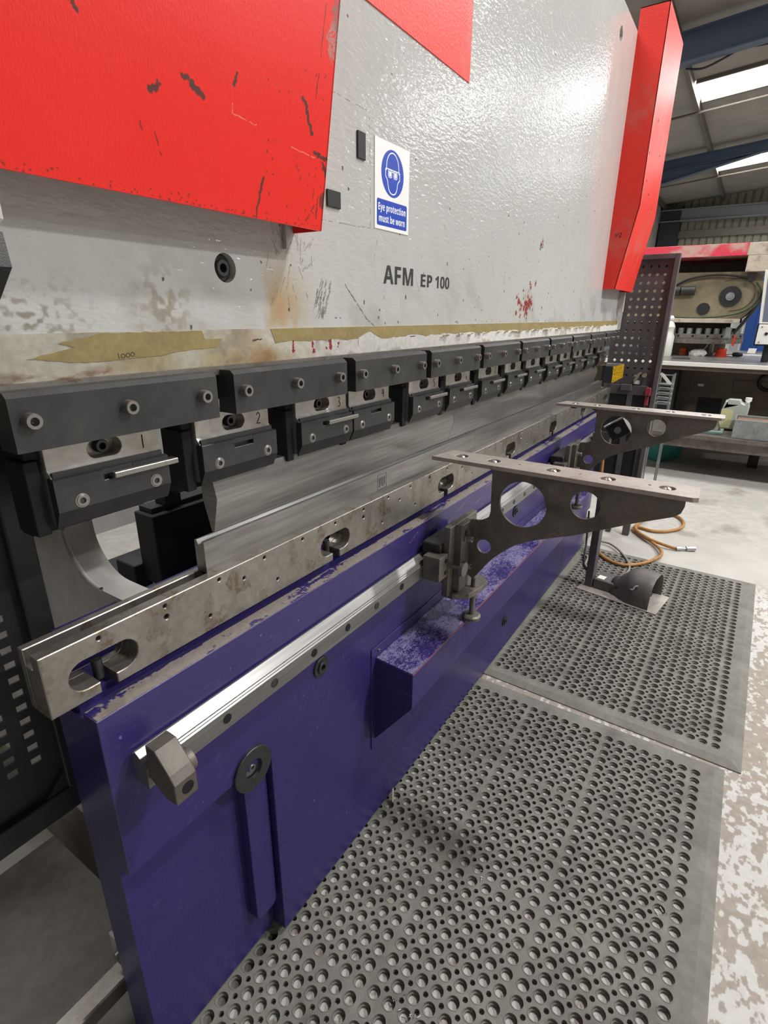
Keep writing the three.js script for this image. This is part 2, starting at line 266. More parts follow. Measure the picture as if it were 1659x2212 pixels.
const concrete = tex(1024, 1024, (u, v) => {
  const n = fbm(u * 5, v * 5, 5, 5, 5, 140), g = fbm(u * 120, v * 120, 2, 120, 120, 143), s = fbm(u * 16, v * 16, 4, 16, 16, 146);
  let c = mix3(hex(0xb9b6af), hex(0xa5a29b), n); c = mix3(c, hex(0x7f776c), sstep(0.62, 0.8, s) * 0.55); return c.map(x => x * (0.94 + 0.12 * g));
});
M.concrete = mat({ map: rep(concrete, 4), roughness: 0.6 });
const oily = tex(1024, 1024, (u, v) => { const n = fbm(u * 5, v * 5, 5, 5, 5, 150), g = fbm(u * 90, v * 90, 2, 90, 90, 153); let c = mix3(hex(0x77736b), hex(0x3f382f), sstep(0.35, 0.65, n)); return c.map(x => x * (0.92 + 0.16 * g)); });
M.oily = mat({ map: rep(oily, 1.6), roughness: 0.5 });
struct('floor', flakes.uvOn(bx(-0.5, 3.7, -0.2, 0, -0.62, 1.2), 0, 2), M.flakes);
struct('floor_001', [bx(-6, -0.5, -0.2, 0, -0.62, 10), bx(3.7, 21, -0.2, 0, -3.2, 10), bx(-0.5, 3.7, -0.2, 0, 1.2, 10)], M.concrete);
struct('floor_002', bx(-6, 3.7, -0.2, 0, -1.3, -0.62), M.oily);
struct('floor_003', bx(-6, 3.7, -0.2, 0, -3.2, -1.3), M.concrete);
M.wallBack = mat({ map: rep(tone(hex(0x9d9a98), hex(0x8d8a88), hex(0xa8a5a3), 160, 3), 3), roughness: 0.7 });
M.cladding = mat({ color: 0x8f8d7e, roughness: 0.6 });
M.roof = mat({ map: rep(tone(hex(0x8f8b84), hex(0x837f78), hex(0x9a968f), 163, 3), 4), roughness: 0.7 });
M.steelBlue = mat({ color: 0x4a5a70, roughness: 0.45 });
M.purlin = mat({ color: 0x6d675f, roughness: 0.5, metalness: 0.3 });
struct('wall_left', bx(-6.2, 21.2, 0, 4.6, -3.4, -3.2), M.wallBack);
struct('wall_right', bx(-6.2, 21.2, 0, 5.9, 10, 10.2), M.wallBack);
struct('wall_near', bx(-6.2, -6, 0, 5.9, -3.4, 10.2), M.wallBack);
{ // profiled sheet of the far wall, facing the hall
  const pts = [[-3.4, 20.98]]; for (let z = -3.4; z < 10; z += 0.2) pts.push([z + 0.02, 20.94], [z + 0.16, 20.94], [z + 0.175, 20.985], [z + 0.2, 20.985]);
  pts.push([10.2, 21.2], [-3.4, 21.2]);
  struct('wall_far', prY(pts.map(p => [p[1], p[0]]), 0, 5.9), M.cladding);
}
struct('ceiling', hull([[-6.2, ROOF(-3.4), -3.4], [21.2, ROOF(-3.4), -3.4], [-6.2, ROOF(10.2), 10.2], [21.2, ROOF(10.2), 10.2], [-6.2, ROOF(-3.4) + 0.15, -3.4], [21.2, ROOF(-3.4) + 0.15, -3.4], [-6.2, ROOF(10.2) + 0.15, 10.2], [21.2, ROOF(10.2) + 0.15, 10.2]]), M.roof);
// portal rafters with haunches
for (const X of [-3, 3, 9, 15]) {
  const w = 0.085, th = 0.012, d = X === 15 ? 0.2 : 0.32, hz = X === 15 ? -0.6 : -1.6, hd = X === 15 ? 0.34 : 0.25, e0 = z => ROOF(z) - 0.12;
  const flange = (off) => hull([[X - w, e0(-3.2) - off, -3.2], [X + w, e0(-3.2) - off, -3.2], [X - w, e0(10) - off, 10], [X + w, e0(10) - off, 10], [X - w, e0(-3.2) - off - th, -3.2], [X + w, e0(-3.2) - off - th, -3.2], [X - w, e0(10) - off - th, 10], [X + w, e0(10) - off - th, 10]]);
  const web = prX([[-3.2, e0(-3.2)], [-3.2, e0(-3.2) - d - hd], [hz, e0(hz) - d], [10, e0(10) - d], [10, e0(10)]].reverse(), X - 0.006, X + 0.006);
  const hf = hull([[-3.2, e0(-3.2) - d - hd], [hz, e0(hz) - d]].flatMap(([z, y]) => [[X - w, y, z], [X + w, y, z], [X - w, y - th, z], [X + w, y - th, z]]));
  struct(numbered('ceiling_rafter'), [flange(0), flange(d), web, hf, bx(X - 0.1, X + 0.1, 0, e0(-3.2), -3.2, -2.95)], M.steelBlue);
}
for (let z = -3.13; z < 9.6; z += 1.55) struct(numbered('ceiling_purlin'), hull([[-6, ROOF(z), z], [21, ROOF(z), z], [-6, ROOF(z), z + 0.06], [21, ROOF(z), z + 0.06], [-6, ROOF(z) - 0.12, z], [21, ROOF(z) - 0.12, z], [-6, ROOF(z) - 0.12, z + 0.06], [21, ROOF(z) - 0.12, z + 0.06]]), M.purlin);
for (const X of [12.15, 17.5]) struct(numbered('ceiling_rod'), rod([X, ROOF(-3) - 0.13, -3], [X, ROOF(9) - 0.13, 9], 0.02), M.purlin);
struct('trim_1', [bx(20.55, 20.8, 4.06, 4.09, -3.2, 10), bx(20.55, 20.8, 4.37, 4.4, -3.2, 10), bx(20.66, 20.69, 4.09, 4.37, -3.2, 10)], mat({ color: 0x7d8086, roughness: 0.5 }));   // grey steel beam across the far wall
struct('trim_2', bx(20.8, 20.92, 3.62, 3.82, -3.2, 10), M.purlin);
struct('trim_3', bx(20.6, 20.94, 0, 4.5, -3.15, -2.6), mat({ color: 0x2c2d30, roughness: 0.6 }));
// rooflights, the last one added: glowing sheets just under the roof, each with its own area light
const glow = new THREE.MeshStandardMaterial({ color: 0xffffff, emissive: 0xfcfbfa, emissiveIntensity: SKY, roughness: 0.6 });
SKYLIGHTS.forEach(([x0, x1, z0, z1], i) => {
  const P = (x, y, z) => [x, ROOF(z) - y, z];
  const o = struct(`window_${i + 1}`, hull([x0, x1].flatMap(x => [z0, z1].flatMap(z => [P(x, 0, z), P(x, 0.025, z)]))), glow);
  mesh('window_frame', [[x0 - 0.05, x0], [x1, x1 + 0.05]].map(([a, b]) => hull([a, b].flatMap(x => [z0, z1].flatMap(z => [P(x, 0, z), P(x, 0.05, z)])))), M.purlin, o);
  const l = new THREE.RectAreaLight(0xfcfbfa, SKY, x1 - x0, z1 - z0); const zm = (z0 + z1) / 2;
  l.position.set((x0 + x1) / 2, ROOF(zm) - 0.04, zm); l.lookAt((x0 + x1) / 2, 0, zm + ROOF(zm) * 0.09); scene.add(l);
});
// round high-bay lamps
for (const [x, z, power, where] of LAMPS) {
  const y = 4.72, o = thing('high_bay_lamp', `round high-bay lamp under the roof ${where}`, 'lamp', [x, y, z], 'high-bay lamps');
  mesh('housing', lathe([[0, 0.14], [0.05, 0.14], [0.06, 0.07], [0.16, 0.06], [0.17, 0.01], [0.15, 0.01]], 32).translate(x, y, z), M.guardDark, o);
  mesh('lens', cyl('y', x, y + 0.006, z, 0.15, 0.006, 32), new THREE.MeshStandardMaterial({ color: 0xffffff, emissive: 0xffffff, emissiveIntensity: 6 }), o);
  mesh('chain', rod([x, y + 0.14, z], [x, ROOF(z), z], 0.006), M.purlin, o);
  const l = new THREE.RectAreaLight(0xfbfaf9, power, 0.27, 0.27); l.position.set(x, y - 0.005, z); l.lookAt(x, 0, z); scene.add(l);
}

// ---------------------------------------------------------------- the press brake
function screwGeo(r, len, n = 20) {                      // socket head screw, axis +z, base at z = 0
  const a = new THREE.LatheGeometry([[r, 0], [r, len * 0.86], [r * 0.9, len], [r * 0.52, len]].map(p => new THREE.Vector2(...p)), n);
  const h = new THREE.CylinderGeometry(r * 0.54, r * 0.54, len * 0.85, 6, 1, true).translate(0, len * 0.575, 0), c = new THREE.CircleGeometry(r * 0.54, 6).rotateX(-Math.PI / 2).translate(0, len * 0.15, 0);
  return mergeGeometries([fin(a, 0.6), fin(h), fin(c)]).rotateX(Math.PI / 2);
}
const at = (g, x, y, z) => g.clone().translate(x, y, z);
const scrA = screwGeo(0.0088, 0.011), scrB = screwGeo(0.0074, 0.006), scrC = screwGeo(0.0075, 0.008);
const ringGeo = (ri, ro, t, n = 28) => lathe([[ri, 0], [ro, 0], [ro, t * 0.8], [ro - t * 0.2, t], [ri, t], [ri, 0]], n).rotateX(Math.PI / 2);

const brake = thing('press_brake', 'large grey, red and purple hydraulic press brake filling the room', 'press brake', [1.8, 0, -0.62]);
{
  // ram
  const s = shp([[0.18, 1.237], [3.47, 1.237], [3.47, 2.42], [0.18, 2.42]]);
  s.holes.push(path(circ(0.579, 1.37, 0.0195, 32)), path(circ(2.635, 2.323, 0.024, 28)));
  const ram = mesh('ram_plate', ramPaint.uvOn(prZ(s, -0.69, -0.65), 0, 1), M.ram, brake); ram.userData.label = 'light grey painted ram plate, chipped and stained near its lower edge';
  mesh('ram_core', bx(0.18, 3.47, 1.26, 2.41, -0.76, -0.69), M.ramSide, brake);
  mesh('ram_tongue', [bx(0.22, 3.3, 1.188, 1.237, -0.715, -0.655), bx(0.22, 3.3, 1.225, 1.237, -0.655, -0.64)], M.steel, brake);
  const b = mesh('bolt', [at(screwGeo(0.012, 0.018, 28), 0.579, 1.37, -0.672), at(ringGeo(0.0115, 0.0194, 0.012), 0.579, 1.37, -0.672)], M.oxide, ram);
  b.userData.label = 'black socket bolt in round recess';
  // red panel stuck on the plate above the sign
  const tri = mesh('red_panel', cb(0.4, 1.336, 1.8, 2.36, -0.65, -0.648, 0.0006), M.red2, ram); tri.userData.label = 'red painted panel';
  mesh('magnet_pad', cb(0.901, 0.925, 1.569, 1.611, -0.65, -0.6465, 0.0008), M.black, ram);
  mesh('magnet_pad', cb(0.812, 0.849, 1.481, 1.507, -0.65, -0.6465, 0.0008), M.black, ram);
  const font = await new FontLoader().loadAsync('fonts/droid/droid_sans_bold.typeface.json');
  const word = (t, x0, x1, y0, size) => { const g = new TextGeometry(t, { font, size, depth: 0.0005, curveSegments: 6 }); g.computeBoundingBox(); const bb = g.boundingBox; g.translate(-bb.min.x, 0, 0).scale((x1 - x0) / (bb.max.x - bb.min.x), 1, 1); return fin(g.translate(x0, y0, -0.6499)); };
  const ink = mat({ color: 0x2b2b2c, roughness: 0.5 });
  mesh('lettering', word('AFM', 0.99, 1.108, 1.3685, 0.0345), ink, ram).userData.label = 'AFM in dark capital letters';
  mesh('lettering', [word('EP', 1.143, 1.196, 1.3685, 0.0262), word('100', 1.212, 1.284, 1.3685, 0.0262)], ink, ram).userData.label = 'EP 100 in dark letters';
  // strip of torn masking tape above the clamps
  const stripFn = (x, y) => {
    const n = fbm(x * 30, y * 60, 4, 0, 0, 200), g = fbm(x * 160, y * 160, 2, 0, 0, 203), big = fbm(x * 6, y * 10, 3, 0, 0, 206);
    let c = mix3(hex(0xc9c1ad), hex(0xd9d5c9), n);
    c = mix3(c, hex(0xb3a27a), sstep(0.42, 0.62, big) * sstep(0.78, 0.6, x) * 0.9);
    c = mix3(c, hex(0x9a6a35), sstep(0.4, 0.75, fbm(x * 14, y * 9, 4, 0, 0, 209)) * Math.exp(-Math.pow((x - 0.7) / 0.1, 2)) * 0.95);
    c = mix3(c, hex(0x7d5f45), sstep(0.55, 0.75, n) * sstep(1.252, 1.238, y) * sstep(0.8, 0.5, x) * 0.9);
    c = mix3(c, hex(0xd3d1cc), sstep(0.72, 0.78, x) * 0.85);
    c = mix3(c, hex(0x8f8573), sstep(0.62, 0.75, fbm(x * 20, y * 30, 3, 0, 0, 212)) * 0.5);
    return c.map(v => v * (0.93 + 0.14 * g));
  };
  const strip = new Paint(2048, 128, 0.18, 1.4, 1.236, 1.288, stripFn), strip2 = new Paint(1024, 64, 1.4, 3.4, 1.236, 1.288, stripFn);
  for (const [x, y0, y1, w] of [[0.712, 1.248, 1.268, 0.004], [0.765, 1.246, 1.25, 0.004], [0.762, 1.256, 1.262, 0.004], [0.812, 1.25, 1.27, 0.006], [0.80, 1.248, 1.252, 0.004], [0.836, 1.254, 1.26, 0.005], [0.9, 1.25, 1.275, 0.0012]]) strip.line(x, y0, x, y1, w, hex(0x8c2c2a), 0.9, 0.1);
  for (const [x, y] of [[0.62, 1.27], [1.1, 1.262]]) strip.line(x, y, x + 0.02, y + 0.001, 0.002, hex(0x4a3a2c), 0.8, 0.1);
  // the pencilled figure 1000
  const wl = (pts) => { for (let i = 0; i + 1 < pts.length; i++) strip.line(pts[i][0], pts[i][1], pts[i + 1][0], pts[i + 1][1], 0.0013, hex(0x33291c), 0.95, 0); };
  M.strip = mat({ map: strip.t, roughness: 0.7, bumpMap: rep(grain, 0.05), bumpScale: 0.0003 }); M.strip2 = mat({ map: strip2.t, roughness: 0.7 });
  const st = mesh('tape_strip', strip.uvOn(bx(0.18, 1.4, 1.237, 1.287, -0.65, -0.649), 0, 1), M.strip, ram); st.userData.label = 'band of old torn paper and glue';
  mesh('tape_strip', strip2.uvOn(bx(1.4, 3.38, 1.237, 1.2862, -0.65, -0.649), 0, 1), M.strip2, ram);
  const tapeTex = new Paint(1024, 64, 0.25, 3.4, 1.236, 1.288, (x, y) => { const n = fbm(x * 25, y * 50, 4, 0, 0, 220); return mix3(hex(0x9c8a58), hex(0x84744a), n).map(v => v * (0.92 + 0.16 * fbm(x * 200, y * 200, 2, 0, 0, 222))); });
  M.tape = mat({ map: tapeTex.t, roughness: 0.55 });
  const rag = (pts, amp, step) => { const o = []; pts.forEach((p, i) => { const q = pts[(i + 1) % pts.length], L = Math.hypot(q[0] - p[0], q[1] - p[1]), n = q[2] ? 1 : Math.max(1, Math.round(L / step)); for (let k = 0; k < n; k++) o.push([mix(p[0], q[0], k / n) + (k ? rr(-amp, amp) : 0), mix(p[1], q[1], k / n) + (k ? rr(-amp, amp) : 0)]); }); return o; };
  const tapeA = [[0.291, 1.261], [0.353, 1.2535], [0.455, 1.256], [0.481, 1.26], [0.551, 1.264], [0.561, 1.2745], [0.529, 1.2745], [0.525, 1.286], [0.382, 1.286], [0.327, 1.276], [0.344, 1.2715]];
  mesh('masking_tape', tapeTex.uvOn(prZ(shp(rag(tapeA, 0.0008, 0.008)), -0.649, -0.6484), 0, 1), M.tape, ram);
  const fig = [[[0.3955, 1.2625], [0.3965, 1.2555]], ...[0.402, 0.4085, 0.415].map((x, k) => Array.from({ length: 11 }, (_, i) => [x + 0.0026 * Math.cos(i * 0.628), 1.2588 + k * 0.0006 + 0.0024 * Math.sin(i * 0.628)]))];
  mesh('pencil_figure', fig.map(p => tube(p.map(q => [q[0], q[1], -0.6483]), 0.00035, 16, 5)), M.marker, ram).userData.label = 'handwritten figure 1000';
  // long band of tape along the top with a torn lower edge, and curls of torn paper
  const edge = []; for (let x = 3.37; x > 0.66; x -= 0.012) edge.push([x, 1.268 - 0.006 * vnoise(x * 30, 2, 0, 0, 230) + rr(-0.0016, 0.0016) + (x < 0.98 && x > 0.9 ? 0.015 * (1 - Math.abs(x - 0.94) / 0.04) : 0)]);
  mesh('masking_tape', tapeTex.uvOn(prZ(shp([[0.66, 1.2865], [3.37, 1.2862], ...edge]), -0.649, -0.6484), 0, 1), M.tape, ram);
  const curl = mat({ color: 0xd9cdb0, roughness: 0.7 });
  for (let i = 0; i < 26; i++) {
    const x = 1.25 + 1.75 * i / 26 + rr(0, 0.04), w = rr(0.02, 0.07), h = rr(0.005, 0.012), o = rr(0.004, 0.012), pts = [];
    const g = new THREE.PlaneGeometry(w, h, 6, 3), p = g.attributes.position;
    for (let k = 0; k < p.count; k++) { const t = (p.getY(k) / h + 0.5); p.setXYZ(k, p.getX(k) + x, 1.262 + h * 0.4 * (1 - t) - h * 0.5 + vnoise(k * 1.7, i, 0, 0, 234) * 0.004, -0.6482 + o * (1 - t) * (0.4 + vnoise(k * 0.9, i, 0, 0, 236))); }
    g.computeVertexNormals(); mesh('torn_paper', fin(g), curl, ram);
  }
  // red side covers: one at each end
  const prof = [[-0.65, 1.43], [-0.594, 1.43], [-0.538, 1.777], [-0.538, 2.497], [-0.65, 2.497]];
  const sheet = [[-0.597, 1.43], [-0.594, 1.43], [-0.538, 1.777], [-0.538, 2.497], [-0.65, 2.497], [-0.65, 2.494], [-0.541, 2.494], [-0.541, 1.778]];
  const shell = (x0, x1) => [prX(sheet, x0, x1), prX(prof, x0, x0 + 0.003), prX(prof, x1 - 0.003, x1)];
  const c1 = mesh('side_cover', shell(0.262, 0.7285).map(g => redPaint.uvOn(g, 0, 1)), M.red, brake); c1.userData.label = 'bright red cover with brown scratches';
  mesh('mounting_tab', cb(0.700, 0.704, 1.405, 1.47, -0.65, -0.642, 0.0006), M.frameGrey, c1);
  const c2 = mesh('side_cover', shell(2.9, 3.338), M.red2, brake); c2.userData.label = 'red cover with pale sheen painted into its colour and a slanted lower face';
  mesh('bolt_hole', [[3.02, 2.12], [3.19, 2.02], [2.965, 1.88], [3.06, 1.84], [3.19, 1.8], [2.93, 1.98]].map(([x, y]) => cyl('z', x, y, -0.5378, 0.005, 0.001, 12)), M.hole, c2);
  mesh('marker_figure', [tube([[2.8995, 1.668, -0.625], [2.8995, 1.655, -0.62], [2.8995, 1.668, -0.613]], 0.0012, 10, 5), tube([[2.8995, 1.667, -0.607], [2.8995, 1.67, -0.6], [2.8995, 1.662, -0.6], [2.8995, 1.652, -0.608], [2.8995, 1.652, -0.597]], 0.0012, 14, 5)], M.marker, c2).userData.label = 'V2 in black marker';
  mesh('mounting_tab', cb(3.3, 3.325, 1.33, 1.43, -0.65, -0.62, 0.001), M.frameGrey, c2);
  // side frames with the curved throat
  const arc = []; for (let i = 0; i <= 10; i++) { const a = -Math.PI / 2 - i / 10 * Math.PI / 2; arc.push([-0.8 + 0.085 * Math.cos(a), 0.97 + 0.085 * Math.sin(a)]); }
  const C = [[-0.745, 0.22], [-0.745, 0.885], ...arc, [-0.885, 1.5], [-0.765, 1.62], [-0.765, 2.41], [-2.0, 2.41], [-2.0, 0.22]];
  for (const x of [0.4, 3.2]) { mesh('frame_foot', bx(x, x + 0.046, 0, 0.22, -2, -0.745), M.oily, brake); const f = mesh('side_frame', prX(C, x, x + 0.046), M.frameGrey, brake); f.userData.label = 'light grey frame plate with a curved throat'; mesh('weld_bead', tube([...arc].map(p => [x - 0.002, p[1] + 0.004, p[0] - 0.003]), 0.004, 24, 6), M.frameGrey, f); }
  // bed
  mesh('bed_body', [bx(0.266, 3.28, 0.03, 0.8, -0.72, -0.645), bx(0.27, 3.28, 0.8, 0.826, -0.72, -0.662)], M.purple2, brake);
  const plate = mesh('bed_plate', purplePaint.uvOn(prZ(shp([[0.265, 0.53], [0.555, 0.53], [0.555, 0.03], [3.1, 0.03], [3.1, 0.812], [0.265, 0.812]]), -0.644, -0.612, 0.001), 0, 1), M.purple, brake);
  plate.userData.label = 'dark purple front plate of the bed';
  mesh('worn_edge', bx(0.267, 3.098, 0.811, 0.8126, -0.643, -0.613), M.purpleTop, plate);
  for (const [x, y] of [[0.707, 0.63], [1.83, 0.165], [1.83, 0.63], [2.6, 0.63]]) { const w = mesh('washer', at(ringGeo(0.0075, 0.022, 0.004), x, y, -0.612), M.oxide, plate); mesh('bolt', at(screwGeo(0.013, 0.008), x, y, -0.612), M.oxide, w); }
  mesh('recess_strip', purplePaint.uvOn(prZ(shp([[0.494, 0.13], [0.503, 0.12], [0.54, 0.12], [0.549, 0.13], [0.549, 0.54], [0.494, 0.54]]), -0.645, -0.624, 0.001), 0, 1), M.purple, brake);
  const bw = mesh('large_washer', at(ringGeo(0.0195, 0.044, 0.006, 40), 0.507, 0.532, -0.612), M.oxide, brake); bw.userData.label = 'large dark steel washer';
  mesh('bolt', [cyl('z', 0.507, 0.532, -0.622, 0.019, 0.014, 24), at(scrC, 0.507, 0.532, -0.618)], M.screw, bw);
  // cable box under the rail
  mesh('box_flange', cb(0.889, 2.66, 0.266, 0.564, -0.6125, -0.609, 0.001), M.purple2, brake);
  const box = mesh('cable_box', purplePaint.uvOn(prX([[-0.61, 0.534], [-0.505, 0.527], [-0.505, 0.432], [-0.61, 0.29]].reverse(), 0.905, 2.62, [], 0.001), 0, 1), M.purple, brake); box.userData.label = 'long purple box with a scuffed pale top';
  mesh('box_top', hull([[0.907, 0.5355, -0.608], [2.618, 0.5355, -0.608], [0.907, 0.5288, -0.507], [2.618, 0.5288, -0.507], [0.907, 0.533, -0.608], [2.618, 0.533, -0.608], [0.907, 0.526, -0.507], [2.618, 0.526, -0.507]]), M.boxTop, box);
  mesh('bolt', at(scrC.clone().scale(0.5, 0.5, 0.5), 0.918, 0.55, -0.609), M.screw, box);
  mesh('worn_edge', rod([0.906, 0.527, -0.5055], [2.619, 0.527, -0.5055], 0.0009, 6), mat({ color: 0x8f4a3e, roughness: 0.5 }), box);
}
// die table with slots and tapped holes
{
  const F = shp([[0.229, 0.826], [0.2935, 0.826], [0.2935, 0.84], [0.3145, 0.84], [0.3145, 0.826], [3.42, 0.826], [3.42, 0.916], [0.229, 0.916]]);
  const outline = [[0.229, 0.826]]; const slots = [0.306, 0.808, 1.311, 1.812, 2.315, 2.818, 3.32];
  for (const c of slots) outline.push([c - 0.0105, 0.826], [c - 0.0105, 0.8425], [c - 0.027, 0.8425], ...Array.from({ length: 11 }, (_, i) => { const a = -Math.PI / 2 - i / 10 * Math.PI; return [c - 0.027 + 0.0215 * Math.cos(a), 0.864 + 0.0215 * Math.sin(a)]; }), ...Array.from({ length: 11 }, (_, i) => { const a = Math.PI / 2 - i / 10 * Math.PI; return [c + 0.027 + 0.0215 * Math.cos(a), 0.864 + 0.0215 * Math.sin(a)]; }), [c + 0.0125, 0.8425], [c + 0.0125, 0.826]);
  outline.push([3.42, 0.826], [3.42, 0.916], [0.229, 0.916]);
  const f = shp(outline), f2 = shp(outline.map(p => [p[0], Math.min(p[1], 0.893)]));
  const holes = []; for (let x = 0.304; x < 3.4; x += 0.1008) holes.push([x, 0.906, 0.0033]);
  for (let k = 0; k < 6; k++) { const o = k * 0.503; holes.push([0.405 + o, 0.888, 0.0042], [0.481 + o, 0.852, 0.0033], [0.557 + o, 0.887, 0.0033], [0.635 + o, 0.852, 0.0033]); }
  for (const [x, y, r] of holes) if (x < 3.4) f.holes.push(path(circ(x, y, r, 14)));
  const g = mesh('die_table', [prZ(f, -0.664, -0.644, 0.0012), prZ(f2, -0.682, -0.664), prZ(shp(outline), -0.695, -0.682, 0.0012)], M.steel, brake);
  g.userData.label = 'rust-spotted steel die table with oval slots';
  for (const c of slots) mesh('slot_bolt', cyl('y', c + 0.002, 0.846, -0.672, 0.007, 0.03, 12), M.oxide, g);
  mesh('added_slot_backing', bx(0.3, 3.28, 0.81, 0.876, -0.77, -0.746), M.purple2, brake);  // added behind the slots so the deep recess stays dark
}
// guide rail
{
  const r = mesh('guide_rail', prX([[-0.612, 0.684], [-0.583, 0.684], [-0.583, 0.7185], [-0.5855, 0.7205], [-0.5855, 0.7225], [-0.588, 0.724], [-0.588, 0.7265], [-0.605, 0.7375], [-0.608, 0.7375], [-0.608, 0.733], [-0.612, 0.733]], 0.302, 3.06), M.rail, brake);
  r.userData.label = 'bright steel guide rail along the bed';
  for (let k = 0; k < 25; k++) mesh('rail_plug', k % 3 === 1 || k > 6 ? [at(ringGeo(0.0055, 0.0082, 0.0012), 0.444 + k * 0.1066, 0.703, -0.583), cyl('z', 0.444 + k * 0.1066, 0.703, -0.5828, 0.0056, 0.0008, 16)] : cyl('z', 0.444 + k * 0.1066, 0.703, -0.5828, 0.0082, 0.0012, 20), k % 3 === 1 || k > 6 ? M.oxide : M.hole, r);
}
// clamp bars bolted under the ram
for (const [x0, x1] of [[0.247, 0.512], [0.543, 0.813], [0.84, 1.114], [1.138, 1.418], [1.442, 1.727], [1.75, 2.03], [2.052, 2.331], [2.354, 2.634], [2.658, 2.936], [2.958, 3.24]]) {
  const b = mesh('clamp_bar', hull([x0, x1].flatMap(x => [[x, 1.1705, -0.612], [x, 1.227, -0.612], [x, 1.2325, -0.618], [x, 1.2325, -0.646], [x, 1.1705, -0.648]])), M.oxide, brake);
  const w = x1 - x0; for (const t of [x0 + 0.018, x0 + 0.018 + (w - 0.044) / 2, x1 - 0.026]) mesh('socket_screw', at(scrA, t, 1.203, -0.612), M.screw, b);
}
// back gauge behind the tools
{
  const g = mesh('back_gauge', cb(0.62, 3.05, 0.74, 0.905, -1.05, -0.985, 0.002), M.black, brake); g.userData.label = 'black back gauge beam';
  mesh('gauge_rail', cb(0.63, 3.05, 0.905, 0.917, -1.045, -1.0, 0.001), M.guardDark, g);
  for (const q of [cb(0.6, 0.64, 0.72, 0.78, -1.12, -1.05, 0.002), cb(0.66, 0.7, 0.917, 0.95, -1.03, -0.99, 0.002), cb(0.9, 0.96, 0.917, 0.97, -1.05, -0.97, 0.002), cb(1.9, 1.97, 0.917, 0.97, -1.05, -0.97, 0.002)]) mesh('gauge_block', q, M.guardDark, g);
  mesh('rear_shelf', cb(0.46, 3.18, 0.55, 0.56, -1.6, -0.8, 0.001), M.guardDark, brake);
}

